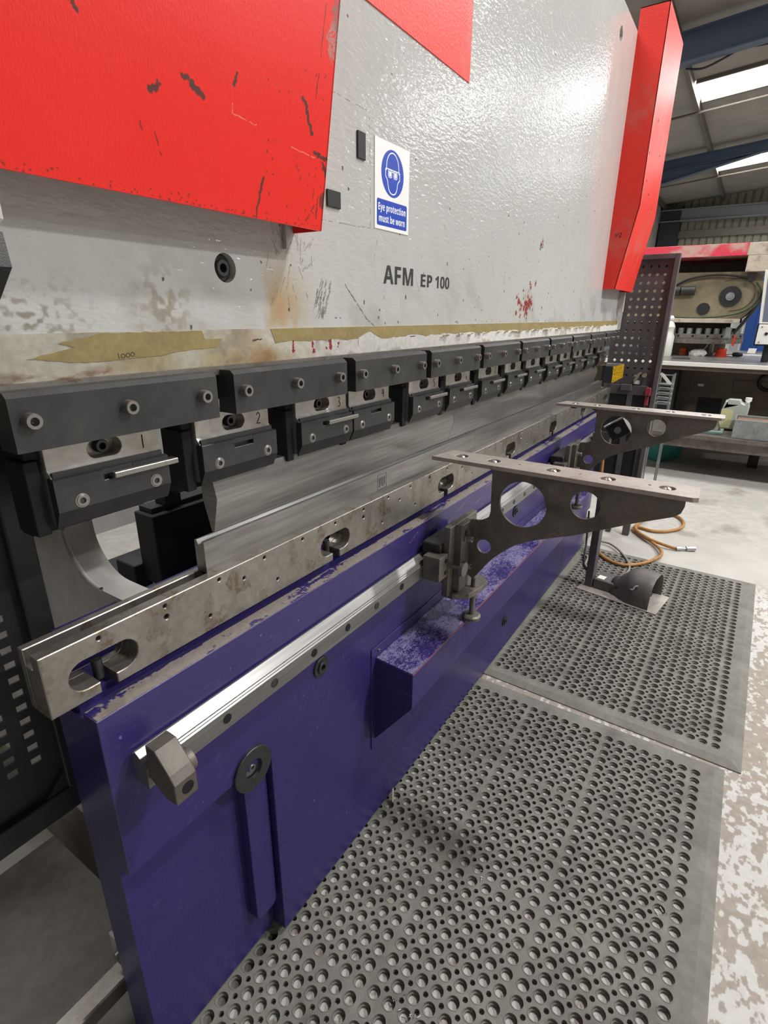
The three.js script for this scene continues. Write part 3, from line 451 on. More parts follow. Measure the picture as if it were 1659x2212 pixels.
// ---------------------------------------------------------------- tooling
{ // numbered tool clamps
  const proto = new THREE.Group(); proto.position.set(0, 0, 0);
  const s = shp([[0.002, 1.07], [0.15, 1.07], [0.15, 1.17], [0.002, 1.17]]);
  const slot = Array.from({ length: 24 }, (_, i) => { const a = -i / 24 * Math.PI * 2; return [0.075 + (Math.cos(a) > 0 ? 0.011 : -0.011) + 0.0115 * Math.cos(a), 1.151 + 0.0115 * Math.sin(a)]; });
  s.holes.push(path(slot));
  const body = mesh('adapter_block', [prZ(s, -0.67, -0.652, 0.0006), bx(0.002, 0.15, 1.07, 1.17, -0.69, -0.67), hull([0.002, 0.15].flatMap(x => [[x, 1.137, -0.652], [x, 1.128, -0.645], [x, 1.125, -0.652]]))], M.steel, proto);
  body.material = M.bare; body.userData.label = 'bare steel block with an oval slot';
  mesh('slot_screw', at(scrA, 0.077, 1.151, -0.671), M.oxide, proto);
  mesh('ledge_strip', hull([0.004, 0.148].flatMap(x => [[x, 1.127, -0.6435], [x, 1.1345, -0.6445], [x, 1.1345, -0.648], [x, 1.127, -0.649]])), M.oxide, proto);
  const prof = (x0, x1, top) => hull([x0, x1].flatMap(x => [[x, 1.088, -0.638], [x, top - 0.001, -0.638], [x, top, -0.639], [x, top, -0.651], [x, 1.066, -0.6505], [x, 1.0665, -0.649]]));
  const fpm = mesh('clamp_plate', [prof(0, 0.06, 1.128), prof(0.1, 0.152, 1.128), prof(0.06, 0.1, 1.1145), hull([0.06, 0.1].flatMap(x => [[x, 1.1215, -0.638], [x, 1.128, -0.639], [x, 1.128, -0.651], [x, 1.1215, -0.651]])), bx(0.06, 0.1, 1.1145, 1.1215, -0.651, -0.646)], M.oxide, proto);
  fpm.userData.label = 'black steel clamping plate';
  for (const x of [0.029, 0.13]) { mesh('socket_screw', [at(scrB, x, 1.0965, -0.6425), at(ringGeo(0.0074, 0.0088, 0.001), x, 1.0965, -0.6385)], M.screw, proto); }
  mesh('rear_plate', [cb(-0.012, 0.14, 1.05, 1.165, -0.715, -0.69, 0.001), cb(-0.02, -0.004, 1.06, 1.15, -0.7, -0.655, 0.001), cb(-0.016, 0.02, 1.15, 1.169, -0.705, -0.66, 0.001)], M.hole, proto);
  const lever = cb(0.07, 0.163, 1.115, 1.1225, -0.646, -0.63, 0.001);
  const XS = [0.286, 0.496, 0.711, 0.868, 1.103, 1.293, 1.503, 1.71, 1.912, 2.13, 2.328, 2.528, 2.738, 2.985];
  const D = { 1: [[[0, 1], [0, 0]]], 2: [[[-0.4, 0.8], [0, 1], [0.4, 0.75], [0, 0.35], [-0.4, 0.05]], [[-0.4, 0.05], [0.45, 0.02]]], 3: [[[-0.35, 0.9], [0.1, 1], [0.3, 0.75], [-0.05, 0.52]], [[-0.05, 0.52], [0.38, 0.35], [0.1, 0], [-0.38, 0.05]]], 4: [[[-0.2, 1], [-0.4, 0.45], [0.4, 0.5]], [[0.2, 0.9], [0.15, 0]]], 5: [[[0.35, 1], [-0.3, 0.95], [-0.35, 0.55]], [[-0.35, 0.55], [0.3, 0.5], [0.25, 0.05], [-0.4, 0.02]]], 6: [[[0.2, 1], [-0.3, 0.5], [-0.2, 0.05], [0.25, 0.1], [0.2, 0.45], [-0.25, 0.4]]], 7: [[[-0.3, 0.95], [0.35, 1], [0, 0]]] };
  const ord = ['leftmost', 'second', 'third', 'fourth', 'fifth', 'sixth', 'seventh', 'eighth', 'ninth', 'tenth', 'eleventh', 'twelfth', 'thirteenth', 'last'];
  XS.forEach((x, i) => {
    const o = proto.clone(); o.name = numbered('tool_clamp'); o.position.x = x; scene.add(o);
    const n = i + 1, lab = n === 1 ? 'black tool clamp on a bright steel block marked 1, leftmost of the row' : n < 7 ? `black tool clamp on a steel block marked ${n}, ${ord[i]} from the left` : n === 14 ? 'last small tool clamp at the far end of the row' : `small black tool clamp, ${ord[i]} of the row counted from the left`;
    o.userData = { label: lab, category: 'tool clamp', group: 'tool clamps under the ram' };
    if (n !== 2 && n !== 4) mesh('lever', at(lever, x, 0, 0), M.screw, o).userData.label = 'small flat steel lever';
    if (D[n]) mesh('marker_figure', D[n].map(p => tube((p.length < 3 ? [p[0], [(p[0][0] + p[1][0]) / 2, (p[0][1] + p[1][1]) / 2], p[1]] : p).map(q => [x + 0.127 + q[0] * 0.009, 1.14 + q[1] * 0.018, -0.6519]), 0.0008, 20, 5)), M.marker, o).userData.label = `figure ${n} in black marker`;
  });
}
{ // punches and dies
  const pz = [[-0.672, 0.975], [-0.669, 0.977], [-0.6545, 1.034], [-0.662, 1.0695], [-0.689, 1.0695], [-0.689, 1.03], [-0.675, 0.977]];
  [[0.526, 1.36, 'nearest'], [1.361, 2.195, 'middle'], [2.196, 3.06, 'farthest']].forEach(([a, b, w]) => single('bending_punch', prX(pz, a, b), M.brushed, `long steel bending punch under the clamps, ${w} of three`, 'punch', 'bending punches'));
  const dz = [[-0.6845, 0.916], [-0.662, 0.916], [-0.662, 0.9695], [-0.6665, 0.9705], [-0.673, 0.957], [-0.6795, 0.9705], [-0.6845, 0.9695]];
  [[0.497, 1.532, 'nearest'], [1.533, 2.4, 'middle'], [2.401, 3.25, 'farthest']].forEach(([a, b, w], i) => {
    const d = single('vee_die', prX(dz, a, b, [], 0.0004), M.brushed, `long steel V die standing on the die table, ${w} of three`, 'die', 'V dies');
    if (!i) mesh('engraved_logo', [bx(0.99, 1.026, 0.925, 0.926, -0.6622, -0.6617), bx(0.99, 0.991, 0.925, 0.96, -0.6622, -0.6617), bx(1.026, 1.027, 0.925, 0.96, -0.6622, -0.6617), bx(0.99, 1.027, 0.96, 0.961, -0.6622, -0.6617), ...[0.997, 1.004, 1.011, 1.018].map((x, k) => bx(x, x + 0.003, 0.93 + (k % 2) * 0.004, 0.953, -0.6622, -0.6617))], M.oxide, d);
  });
}
{ // stop block clamped on the rail
  const t = thing('rail_stop', 'small chamfered steel stop block at the near end of the guide rail', 'stop block', [0.325, 0.69, -0.56]);
  const s = shp([[-0.583, 0.758], [-0.563, 0.757], [-0.537, 0.728], [-0.528, 0.716], [-0.528, 0.683], [-0.55, 0.681], [-0.583, 0.7]].map(p => [-p[0], p[1]]));
  mesh('block', fin(ext(s, 0.033, 0.0012).rotateY(Math.PI / 2).translate(0.307, 0, 0)), M.stop, t);
  mesh('socket_screw', [at(ringGeo(0.007, 0.0095, 0.001), 0.3255, 0.7, -0.5285), cyl('z', 0.3255, 0.7, -0.5282, 0.007, 0.0008, 18)], M.hole, t);
  mesh('tube_stub', cyl('x', 0.346, 0.715, -0.555, 0.017, 0.012, 24), M.raw, t);
}

// ---------------------------------------------------------------- sheet support arms
{
  const proto = new THREE.Group();                       // x = 0 is the middle of the arm
  const zs = [-0.567, -0.48, -0.332, -0.21, -0.09], small = [-0.415, -0.272, -0.125];
  const rcorner = [[-0.045, -0.63], [0.045, -0.612], [0.045, -0.042], [0.037, -0.03], [-0.037, -0.028], [-0.045, -0.038]];
  const hs = [...zs.map(z => circ(0, z, 0.0165, 24)), ...small.map(z => circ(0.002, z, 0.0035, 12))];
  const top = mesh('top_plate', prY(rcorner, 0.96, 0.97, hs, 0.0006), M.plate, proto); top.userData.label = 'flat steel top plate with round holes';
  for (const z of zs) { const c = mesh('ball_caster', at(lathe([[0.0165, -0.004], [0.0165, -0.016], [0.012, -0.02], [0, -0.02], [0, -0.012], [0.012, -0.008], [0.0165, -0.004]], 24), 0, 0.97, z), M.oxide, proto); mesh('ball', at(fin(new THREE.SphereGeometry(0.0105, 20, 14)), 0, 0.962, z), M.bright, c).userData.label = 'polished steel ball'; }
  // web plate: outline in (z, y)
  const curve = new THREE.CatmullRomCurve3([[-0.488, 0.668], [-0.456, 0.715], [-0.423, 0.75], [-0.387, 0.779], [-0.344, 0.8], [-0.26, 0.832]].map(p => new THREE.Vector3(p[0], p[1], 0))).getPoints(14).map(p => [p.x, p.y]);
  const web = [[-0.469, 0.96], [-0.465, 0.848], [-0.468, 0.834], [-0.478, 0.826], [-0.492, 0.819], [-0.515, 0.817], [-0.515, 0.66], [-0.5, 0.652], ...curve, [-0.132, 0.892], [-0.065, 0.92], [-0.054, 0.93], [-0.05, 0.944], [-0.05, 0.96]];
  const h1 = circ(-0.386, 0.882, 0.0575, 40), h2 = circ(-0.243, 0.909, 0.0325, 32), h3 = circ(-0.475, 0.751, 0.019, 24);
  const w = mesh('web_plate', prX(web, -0.034, -0.026, [h1, h2, h3], 0.0006), M.raw, proto); w.userData.label = 'flame-cut web plate with two large holes';
  mesh('back_plate', cb(-0.115, 0.045, 0.622, 0.815, -0.55, -0.533, 0.001), M.raw, proto);
  mesh('front_plate', cb(-0.085, -0.026, 0.63, 0.815, -0.533, -0.515, 0.001), M.raw, proto);
  mesh('carriage', [cb(-0.13, 0.05, 0.735, 0.77, -0.604, -0.55, 0.003), cb(-0.12, 0.05, 0.66, 0.683, -0.6, -0.55, 0.003), cb(-0.12, 0.05, 0.683, 0.735, -0.578, -0.55, 0.002)], M.oxide, proto);
  const lock = mesh('lock_block', fin(ext(shp([[-0.16, 0.683], [-0.115, 0.683], [-0.1, 0.695], [-0.1, 0.735], [-0.112, 0.747], [-0.16, 0.747]]), 0.045, 0.001).translate(0, 0, -0.582)), M.raw, proto);
  mesh('lock_hole', [cyl('z', -0.126, 0.73, -0.5365, 0.0065, 0.002, 16), cyl('z', -0.126, 0.698, -0.5365, 0.0065, 0.002, 16)], M.hole, lock);
  const knob = mesh('lock_screw', cyl('z', -0.112, 0.713, -0.52, 0.0055, 0.05, 14), M.screw, proto); mesh('knob', cyl('z', -0.112, 0.713, -0.494, 0.019, 0.009, 24), M.screw, knob);
  for (const y of [0.775, 0.7]) mesh('clamp_bolt', [at(ringGeo(0.004, 0.0105, 0.004), -0.062, y, -0.515), at(screwGeo(0.008, 0.016), -0.062, y, -0.512)], M.screw, proto);
  mesh('slot', cb(-0.066, -0.058, 0.782, 0.797, -0.5155, -0.5146, 0.0003), M.hole, proto);
  mesh('foot_plate', prY([[-0.1, -0.548], [-0.1, -0.525], [-0.075, -0.49], [-0.02, -0.478], [0.02, -0.478], [0.045, -0.5], [0.045, -0.548]], 0.612, 0.628, [], 0.0008), M.raw, proto);
  const foot = mesh('levelling_bolt', [cyl('y', -0.03, 0.6, -0.497, 0.0075, 0.11, 16), cyl('y', -0.03, 0.601, -0.497, 0.012, 0.012, 6)], M.raw, proto);
  mesh('foot_pad', at(lathe([[0, 0], [0.024, 0], [0.025, 0.002], [0.025, 0.009], [0.02, 0.013], [0, 0.014]], 28), -0.03, 0.532, -0.507 + 0.01), M.raw, foot);
  for (const [x, lab] of [[1.237, 'steel sheet support arm with ball casters, nearer of the two on the rail'], [2.315, 'steel sheet support arm with ball casters, farther one beside the perforated guard']]) {
    const o = proto.clone(); o.name = numbered('support_arm'); o.position.x = x; o.userData = { label: lab, category: 'support arm', group: 'sheet support arms' }; scene.add(o);
  }
}

// ---------------------------------------------------------------- rubber drainage mats
function rubberMat(label, cx, cz, turn) {
  const nx = 39, nz = 22, p = 0.0357, H = 0.012, hx = 0.75, hz = 0.45, fx = nx * p / 2, fz = nz * p / 2, P = [], cache = {};
  const tri = (a, b, c) => P.push(...a, ...b, ...c), quad = (a, b, c, d) => { tri(a, b, c); tri(a, c, d); };
  const N = 14, R0 = 0.0147, R1 = 0.0128, R2 = 0.0102, rs = 0.0056, q = p / 2;
  const ringPt = (r, y, i, x, z) => [x + r * Math.cos(i / N * 2 * Math.PI), y, z + r * Math.sin(i / N * 2 * Math.PI)];
  const has = (i, j) => i > 0 && j > 0 && i < nx && j < nz && j % 7 !== 0 && i % 10 !== 0;
  for (let i = 0; i < nx; i++) for (let j = 0; j < nz; j++) {
    const m = [has(i, j), has(i + 1, j), has(i + 1, j + 1), has(i, j + 1)], key = m.map(Number).join('');
    if (!cache[key]) {
      const out = [], cs = [[-q, -q, 0], [q, -q, 1], [q, q, 2], [-q, q, 3]];
      cs.forEach(([x, z, k]) => { if (!m[k]) return out.push([x, z]); for (let e = 0; e <= 4; e++) { const a = [Math.PI / 2, Math.PI, -Math.PI / 2, 0][k] - e / 4 * Math.PI / 2; out.push([x + rs * Math.cos(a), z + rs * Math.sin(a)]); } });
      const s = shp(out); s.holes.push(path(circ(0, 0, R0, N)));
      const g = new THREE.ShapeGeometry(s).toNonIndexed().attributes.position.array;
      const walls = []; cs.forEach(([x, z, k]) => { if (m[k]) for (let e = 0; e < 4; e++) { const A = [Math.PI / 2, Math.PI, -Math.PI / 2, 0][k], a = A - e / 4 * Math.PI / 2, b = A - (e + 1) / 4 * Math.PI / 2; walls.push([x + rs * Math.cos(a), z + rs * Math.sin(a), x + rs * Math.cos(b), z + rs * Math.sin(b)]); } });
      cache[key] = { g, walls };
    }
    const { g, walls } = cache[key], x = -fx + (i + 0.5) * p, z = -fz + (j + 0.5) * p, hr = H + 0.0007;
    for (let k = 0; k < g.length; k += 9) tri([x + g[k], H, z + g[k + 1]], [x + g[k + 6], H, z + g[k + 7]], [x + g[k + 3], H, z + g[k + 4]]);
    for (const w of walls) quad([x + w[0], H, z + w[1]], [x + w[2], H, z + w[3]], [x + w[2], 0, z + w[3]], [x + w[0], 0, z + w[1]]);
    const prof = [[R0, H], [R0 - 0.0004, hr], [R1, hr], [R1 - 0.0004, 0.0062], [R2, 0.0058], [R2, 0]];
    for (let k = 0; k < N; k++) for (let e = 0; e + 1 < prof.length; e++) quad(ringPt(prof[e][0], prof[e][1], k, x, z), ringPt(prof[e + 1][0], prof[e + 1][1], k, x, z), ringPt(prof[e + 1][0], prof[e + 1][1], k + 1, x, z), ringPt(prof[e][0], prof[e][1], k + 1, x, z));
  }
  // ramped border
  const c = [[-1, -1], [1, -1], [1, 1], [-1, 1]], A = (s, X, Z, y) => [s[0] * X, y, s[1] * Z];
  for (let k = 0; k < 4; k++) { const a = c[k], b = c[(k + 1) % 4], prof = [[fx, fz, H], [hx - 0.028, hz - 0.028, H], [hx, hz, 0.003], [hx, hz, 0]]; for (let e = 0; e < 3; e++) quad(A(a, prof[e][0], prof[e][1], prof[e][2]), A(b, prof[e][0], prof[e][1], prof[e][2]), A(b, prof[e + 1][0], prof[e + 1][1], prof[e + 1][2]), A(a, prof[e + 1][0], prof[e + 1][1], prof[e + 1][2])); }
  let g = new THREE.BufferGeometry(); g.setAttribute('position', new THREE.BufferAttribute(new Float32Array(P), 3)); g.computeVertexNormals();
  const n = g.attributes.normal, ps = g.attributes.position;
  for (let k = 0; k < ps.count; k += 3) if (n.getY(k) < -0.2) { const t = [ps.getX(k + 1), ps.getY(k + 1), ps.getZ(k + 1)]; ps.setXYZ(k + 1, ps.getX(k + 2), ps.getY(k + 2), ps.getZ(k + 2)); ps.setXYZ(k + 2, ...t); }
  g.computeVertexNormals();
  const o = single('rubber_mat', fin(g), M.rubber, label, 'mat', 'rubber drainage mats'); o.position.set(cx, 0.0005, cz); o.rotation.y = turn;
  return o;
}
rubberMat('grey perforated rubber mat in the foreground, with no pedal on it', 0.895, -0.262, 0.003);
rubberMat('grey perforated rubber mat farther off, with the foot pedal on it', 2.42, -0.205, -0.022);

// ---------------------------------------------------------------- foot pedal, hose and cables on the floor
{
  const t = thing('foot_pedal', 'dark hooded foot pedal with upright post on a bare steel plate', 'foot pedal', [2.645, 0.0128, -0.3]);
  t.rotation.y = -0.16;
  const q = (x, y, z) => [2.645 + x, 0.0128 + y, -0.3 + z];
  const W = (x0, x1, y0, y1, z0, z1, c) => cb(2.645 + x0, 2.645 + x1, 0.0128 + y0, 0.0128 + y1, -0.3 + z0, -0.3 + z1, c);
  const r0 = t.rotation.y; t.rotation.y = 0;
  mesh('base_plate', W(-0.11, 0.11, 0, 0.005, -0.19, 0.19, 0.001), M.plate, t).userData.label = 'flat bare steel plate';
  mesh('post', [W(-0.054, -0.012, 0.005, 0.5, -0.172, -0.135, 0.002)], M.guard, t);
  const dark = mat({ map: rep(tone(hex(0x686461), hex(0x5a5653), hex(0x76726e), 300, 5), 0.3), roughness: 0.5, metalness: 0.2 });
  // hood: arch that widens and rises towards its open mouth
  const N = 14, S = 8, P = [], I = []; const arch = (f, k, th) => { const a = k / N * Math.PI, w = mix(0.055, 0.106, sstep(0, 0.6, f)) - th, h = mix(0.066, 0.14, sstep(0, 0.5, f)) - th; const ca = Math.cos(a), sa = Math.sin(a); return [Math.sign(ca) * Math.pow(Math.abs(ca), 0.75) * w + 0.005, Math.pow(sa, 0.72) * h + 0.005, mix(-0.05, 0.15, f)]; };
  for (const th of [0, 0.006]) for (let s = 0; s <= S; s++) for (let k = 0; k <= N; k++) P.push(...q(...arch(s / S, k, th)));
  const id = (l, s, k) => l * (S + 1) * (N + 1) + s * (N + 1) + k;
  for (let l = 0; l < 2; l++) for (let s = 0; s < S; s++) for (let k = 0; k < N; k++) { const a = id(l, s, k), b = id(l, s + 1, k), c = id(l, s + 1, k + 1), d = id(l, s, k + 1); l ? I.push(a, c, b, a, d, c) : I.push(a, b, c, a, c, d); }
  for (let k = 0; k < N; k++) { I.push(id(0, S, k), id(1, S, k), id(1, S, k + 1), id(0, S, k), id(1, S, k + 1), id(0, S, k + 1)); I.push(id(0, 0, k), id(0, 0, k + 1), id(0, 0, 0)); }
  let g = new THREE.BufferGeometry(); g.setAttribute('position', new THREE.BufferAttribute(new Float32Array(P), 3)); g.setIndex(I); g.computeVertexNormals(); g = g.toNonIndexed();
  const hood = mesh('hood', fin(g), dark, t); hood.userData.label = 'dark rounded hood';
  mesh('paint_mark', tube([q(-0.09, 0.08, 0.06), q(-0.095, 0.083, 0.07), q(-0.091, 0.1, 0.078), q(-0.089, 0.108, 0.09)], 0.0035, 12, 6), mat({ color: 0xc9c5bf, roughness: 0.7 }), hood);
  mesh('switch_body', W(-0.05, 0.06, 0.005, 0.058, -0.13, -0.03, 0.004), dark, t);
  mesh('label_plate', W(-0.035, 0.005, 0.058, 0.0588, -0.12, -0.085, 0.0002), M.white, t);
  mesh('treadle', hull([q(-0.07, 0.006, 0.12), q(0.07, 0.006, 0.12), q(-0.06, 0.045, -0.02), q(0.06, 0.045, -0.02), q(-0.07, 0.015, 0.12), q(0.07, 0.015, 0.12), q(-0.06, 0.055, -0.02), q(0.06, 0.055, -0.02)]), M.black, t);
  t.rotation.y = r0;
}
{
  const y = 0.02, H = mat({ map: rep(tone(hex(0xa8773f), hex(0x86602f), hex(0xb98a50), 310, 8), 0.2), roughness: 0.5 });
  const t = thing('air_hose', 'coiled orange air hose lying on the floor past the mat', 'hose', [3.4, 0, -0.3]);
  mesh('hose', tube([[3.25, 0.62, -0.6], [3.22, 0.3, -0.58], [3.14, 0.05, -0.55], [3.03, 0.023, -0.48], [2.97, 0.022, -0.37], [3.03, 0.022, -0.29], [3.14, 0.022, -0.228], [3.24, 0.022, -0.2], [3.32, 0.021, -0.215], [3.44, 0.016, -0.285], [3.53, 0.012, -0.36], [3.6, 0.011, -0.415], [3.66, 0.011, -0.395], [3.64, 0.012, -0.3], [3.69, 0.012, -0.22], [3.8, 0.012, -0.155], [3.93, 0.012, -0.152], [4.03, 0.012, -0.2], [4.05, 0.012, -0.28], [3.95, 0.013, -0.35], [3.75, 0.03, -0.38], [3.6, 0.034, -0.4], [3.52, 0.032, -0.37], [3.44, 0.028, -0.29], [3.41, 0.02, -0.2], [3.41, 0.013, -0.14]], 0.0095, 220, 8), H, t);
  const f = mesh('coupling', [rod([3.41, 0.013, -0.14], [3.425, 0.013, -0.115], 0.012, 12), rod([3.425, 0.013, -0.115], [3.44, 0.013, -0.09], 0.008, 12), rod([3.44, 0.013, -0.09], [3.465, 0.015, -0.045], 0.014, 12)], M.bright, t); f.userData.label = 'silver quick coupling';
  single('pedal_cable', tube([[3.1, 0.25, -0.6], [3.08, 0.05, -0.585], [2.95, 0.02, -0.56], [2.85, 0.018, -0.53], [2.75, 0.022, -0.47], [2.7, 0.04, -0.43]], 0.0055, 60, 7), M.black, 'thin black cable running from the bed to the foot pedal', 'cable');
  single('grey_cable', tube([[3.3, 0.3, -0.6], [3.26, 0.03, -0.56], [3.25, 0.018, -0.48], [3.12, 0.018, -0.38], [2.95, 0.019, -0.32], [2.83, 0.019, -0.34], [2.78, 0.019, -0.4], [2.79, 0.02, -0.47], [2.86, 0.019, -0.53], [2.98, 0.019, -0.55], [3.0, 0.02, -0.585]], 0.0065, 100, 7), mat({ color: 0x8a8478, roughness: 0.6 }), 'thin grey cable looped on the mat behind the foot pedal', 'cable');
}

// ---------------------------------------------------------------- guards
const diamonds = (x0, x1, y0, y1, p, r) => { const o = []; for (let x = x0; x <= x1 + 1e-6; x += p) for (let y = y0; y <= y1 + 1e-6; y += p) o.push([[x - r, y], [x, y + r], [x + r, y], [x, y - r]]); return o; };
{ // guard beside the near end
  const t = thing('side_guard', 'black perforated sheet guard at the near end of the machine', 'guard', [0.1, 0.54, -0.8]);
  const s = shp([[-0.4, 0.54], [0.313, 0.54], [0.313, 1.3], [-0.4, 1.3]]);
  const sq = (p, r) => { for (let x = 0.2505; x > -0.36; x -= 0.033) for (let y = 0.659; y < 1.2; y += p) s.holes.push(path([[x - 0.0072, y - r], [x - 0.0072, y + r], [x + 0.0072, y + r], [x + 0.0072, y - r]])); };
  sq(0.0248, 0.0055);
  mesh('perforated_sheet', prZ(s, -0.803, -0.8, 0, 0), M.guardDark, t);
  mesh('frame', [cb(-0.4, 0.313, 0.54, 0.585, -0.815, -0.785, 0.002), cb(0.28, 0.313, 0.585, 1.3, -0.815, -0.785, 0.002), hull([[0.281, 0.584, -0.79], [0.281, 0.62, -0.79], [0.245, 0.584, -0.79], [0.281, 0.584, -0.8], [0.281, 0.62, -0.8], [0.245, 0.584, -0.8]])], M.guardDark, t);
  mesh('hinge_post', [cb(0.19, 0.205, 0.9, 1.3, -0.8, -0.778, 0.003)], M.guardDark, t);
  const b = thing('guard_bracket', 'grey bracket with a dark machined block at the picture edge', 'bracket', [0.17, 1.36, -0.46]);
  mesh('arm', [cb(0.12, 0.198, 1.363, 1.385, -0.5, -0.428, 0.004), cb(0.12, 0.18, 1.385, 1.46, -0.53, -0.45, 0.004)], M.frameGrey, b);
  mesh('block', hull([[0.13, 1.36, -0.437], [0.198, 1.36, -0.437], [0.198, 1.338, -0.434], [0.13, 1.338, -0.434], [0.13, 1.3, -0.49], [0.2, 1.3, -0.49], [0.13, 1.3, -0.53], [0.2, 1.3, -0.53], [0.13, 1.362, -0.53], [0.2, 1.362, -0.53]]), M.oxide, b);
  const tb = thing('square_tube', 'bare square steel tube low on the floor beside the bed', 'tube', [0.1, 0.11, -0.78]);
  mesh('tube', cb(-0.5, 0.293, 0.085, 0.125, -0.8, -0.76, 0.003), M.steel, tb); const ep = mesh('end_plate', cb(0.293, 0.3, 0.07, 0.19, -0.815, -0.735, 0.002), M.frameGrey, tb); mesh('bolt', cyl('x', 0.288, 0.165, -0.78, 0.009, 0.012, 6), M.screw, ep);
}
{ // guard at the far end: sheet across the machine's end
  const X = 3.5, t = thing('side_guard', 'grey perforated sheet guard standing at the far end of the machine', 'guard', [X, 0.2, -0.53]);
  const hol = []; for (let z = -0.468; z > -0.68; z -= 0.0385) for (let y = 0.985; y < 1.57; y += 0.0415) hol.push([[z - 0.0095, y], [z, y + 0.0095], [z + 0.0095, y], [z, y - 0.0095]]);
  mesh('perforated_sheet', prX([[-0.7, 0.93], [-0.415, 0.93], [-0.415, 1.62], [-0.7, 1.62]], X, X + 0.003, hol), M.guard, t);
  mesh('frame', [cb(X - 0.03, X + 0.012, 0.3, 1.625, -0.43, -0.405, 0.002), cb(X - 0.03, X + 0.012, 1.6, 1.625, -0.7, -0.43, 0.002), cb(X - 0.012, X + 0.012, 0.875, 0.93, -0.7, -0.43, 0.002), cb(X - 0.03, X - 0.01, 0.9, 0.935, -0.6, -0.54, 0.002)], M.guard, t);
  mesh('lower_sheet', bx(X + 0.004, X + 0.008, 0.25, 0.875, -0.7, -0.43), M.guardDark, t);
  mesh('post', [cb(X - 0.01, X + 0.03, 0.0, 0.9, -0.46, -0.42, 0.002), cb(X - 0.01, X + 0.03, 0, 0.9, -0.56, -0.53, 0.002)], M.guard, t);
  const l = mesh('latch', [bar([X - 0.02, 0.955, -0.53], [X - 0.02, 0.998, -0.512], 0.008, 0.014), bar([X - 0.02, 0.985, -0.54], [X - 0.02, 0.99, -0.51], 0.006, 0.01), cyl('x', X - 0.015, 0.99, -0.483, 0.012, 0.02, 14), rod([X - 0.02, 0.998, -0.512], [X - 0.02, 1.005, -0.5], 0.005)], mat({ color: 0xa79f8d, metalness: 0.5, roughness: 0.4 }), t); l.userData.label = 'brass coloured latch';
  mesh('latch_label', cb(X - 0.012, X - 0.002, 0.938, 0.958, -0.535, -0.503, 0.0005), M.white, t);
  const c = mesh('red_clamp', [cb(X - 0.045, X - 0.015, 0.878, 0.925, -0.462, -0.432, 0.003), cb(X - 0.04, X - 0.018, 0.822, 0.878, -0.458, -0.438, 0.003)], mat({ color: 0x8f2f3a, roughness: 0.5 }), t); mesh('pin', cyl('x', X - 0.046, 0.878, -0.445, 0.006, 0.006, 12), M.hole, c);
  const k = thing('safety_laser', 'black sensor box with a yellow warning label at the far end of the tools', 'sensor', [3.42, 0.95, -0.63]);
  mesh('housing', cb(3.42, 3.48, 0.94, 1.035, -0.69, -0.645, 0.002), M.black, k);
  const y = mesh('warning_label', hull([[3.428, 0.94, -0.645], [3.418, 1.036, -0.647], [3.44, 0.975, -0.592], [3.43, 1.05, -0.592], [3.433, 0.94, -0.645], [3.423, 1.036, -0.647], [3.445, 0.975, -0.592], [3.435, 1.05, -0.592]]), mat({ map: rep(tex(256, 256, (u, v) => mix3(hex(0xe8b90c), hex(0x7a5d10), sstep(0.6, 0.72, vnoise(u * 26, v * 60, 26, 60, 320)) * 0.75)), 0.1), roughness: 0.5 }), k); y.userData.label = 'yellow label with small print';
  mesh('rear_fins', Array.from({ length: 5 }, (_, i) => cb(3.43 + i * 0.01, 3.434 + i * 0.01, 1.035, 1.05, -0.69, -0.6, 0.0008)), M.galv, k);
}

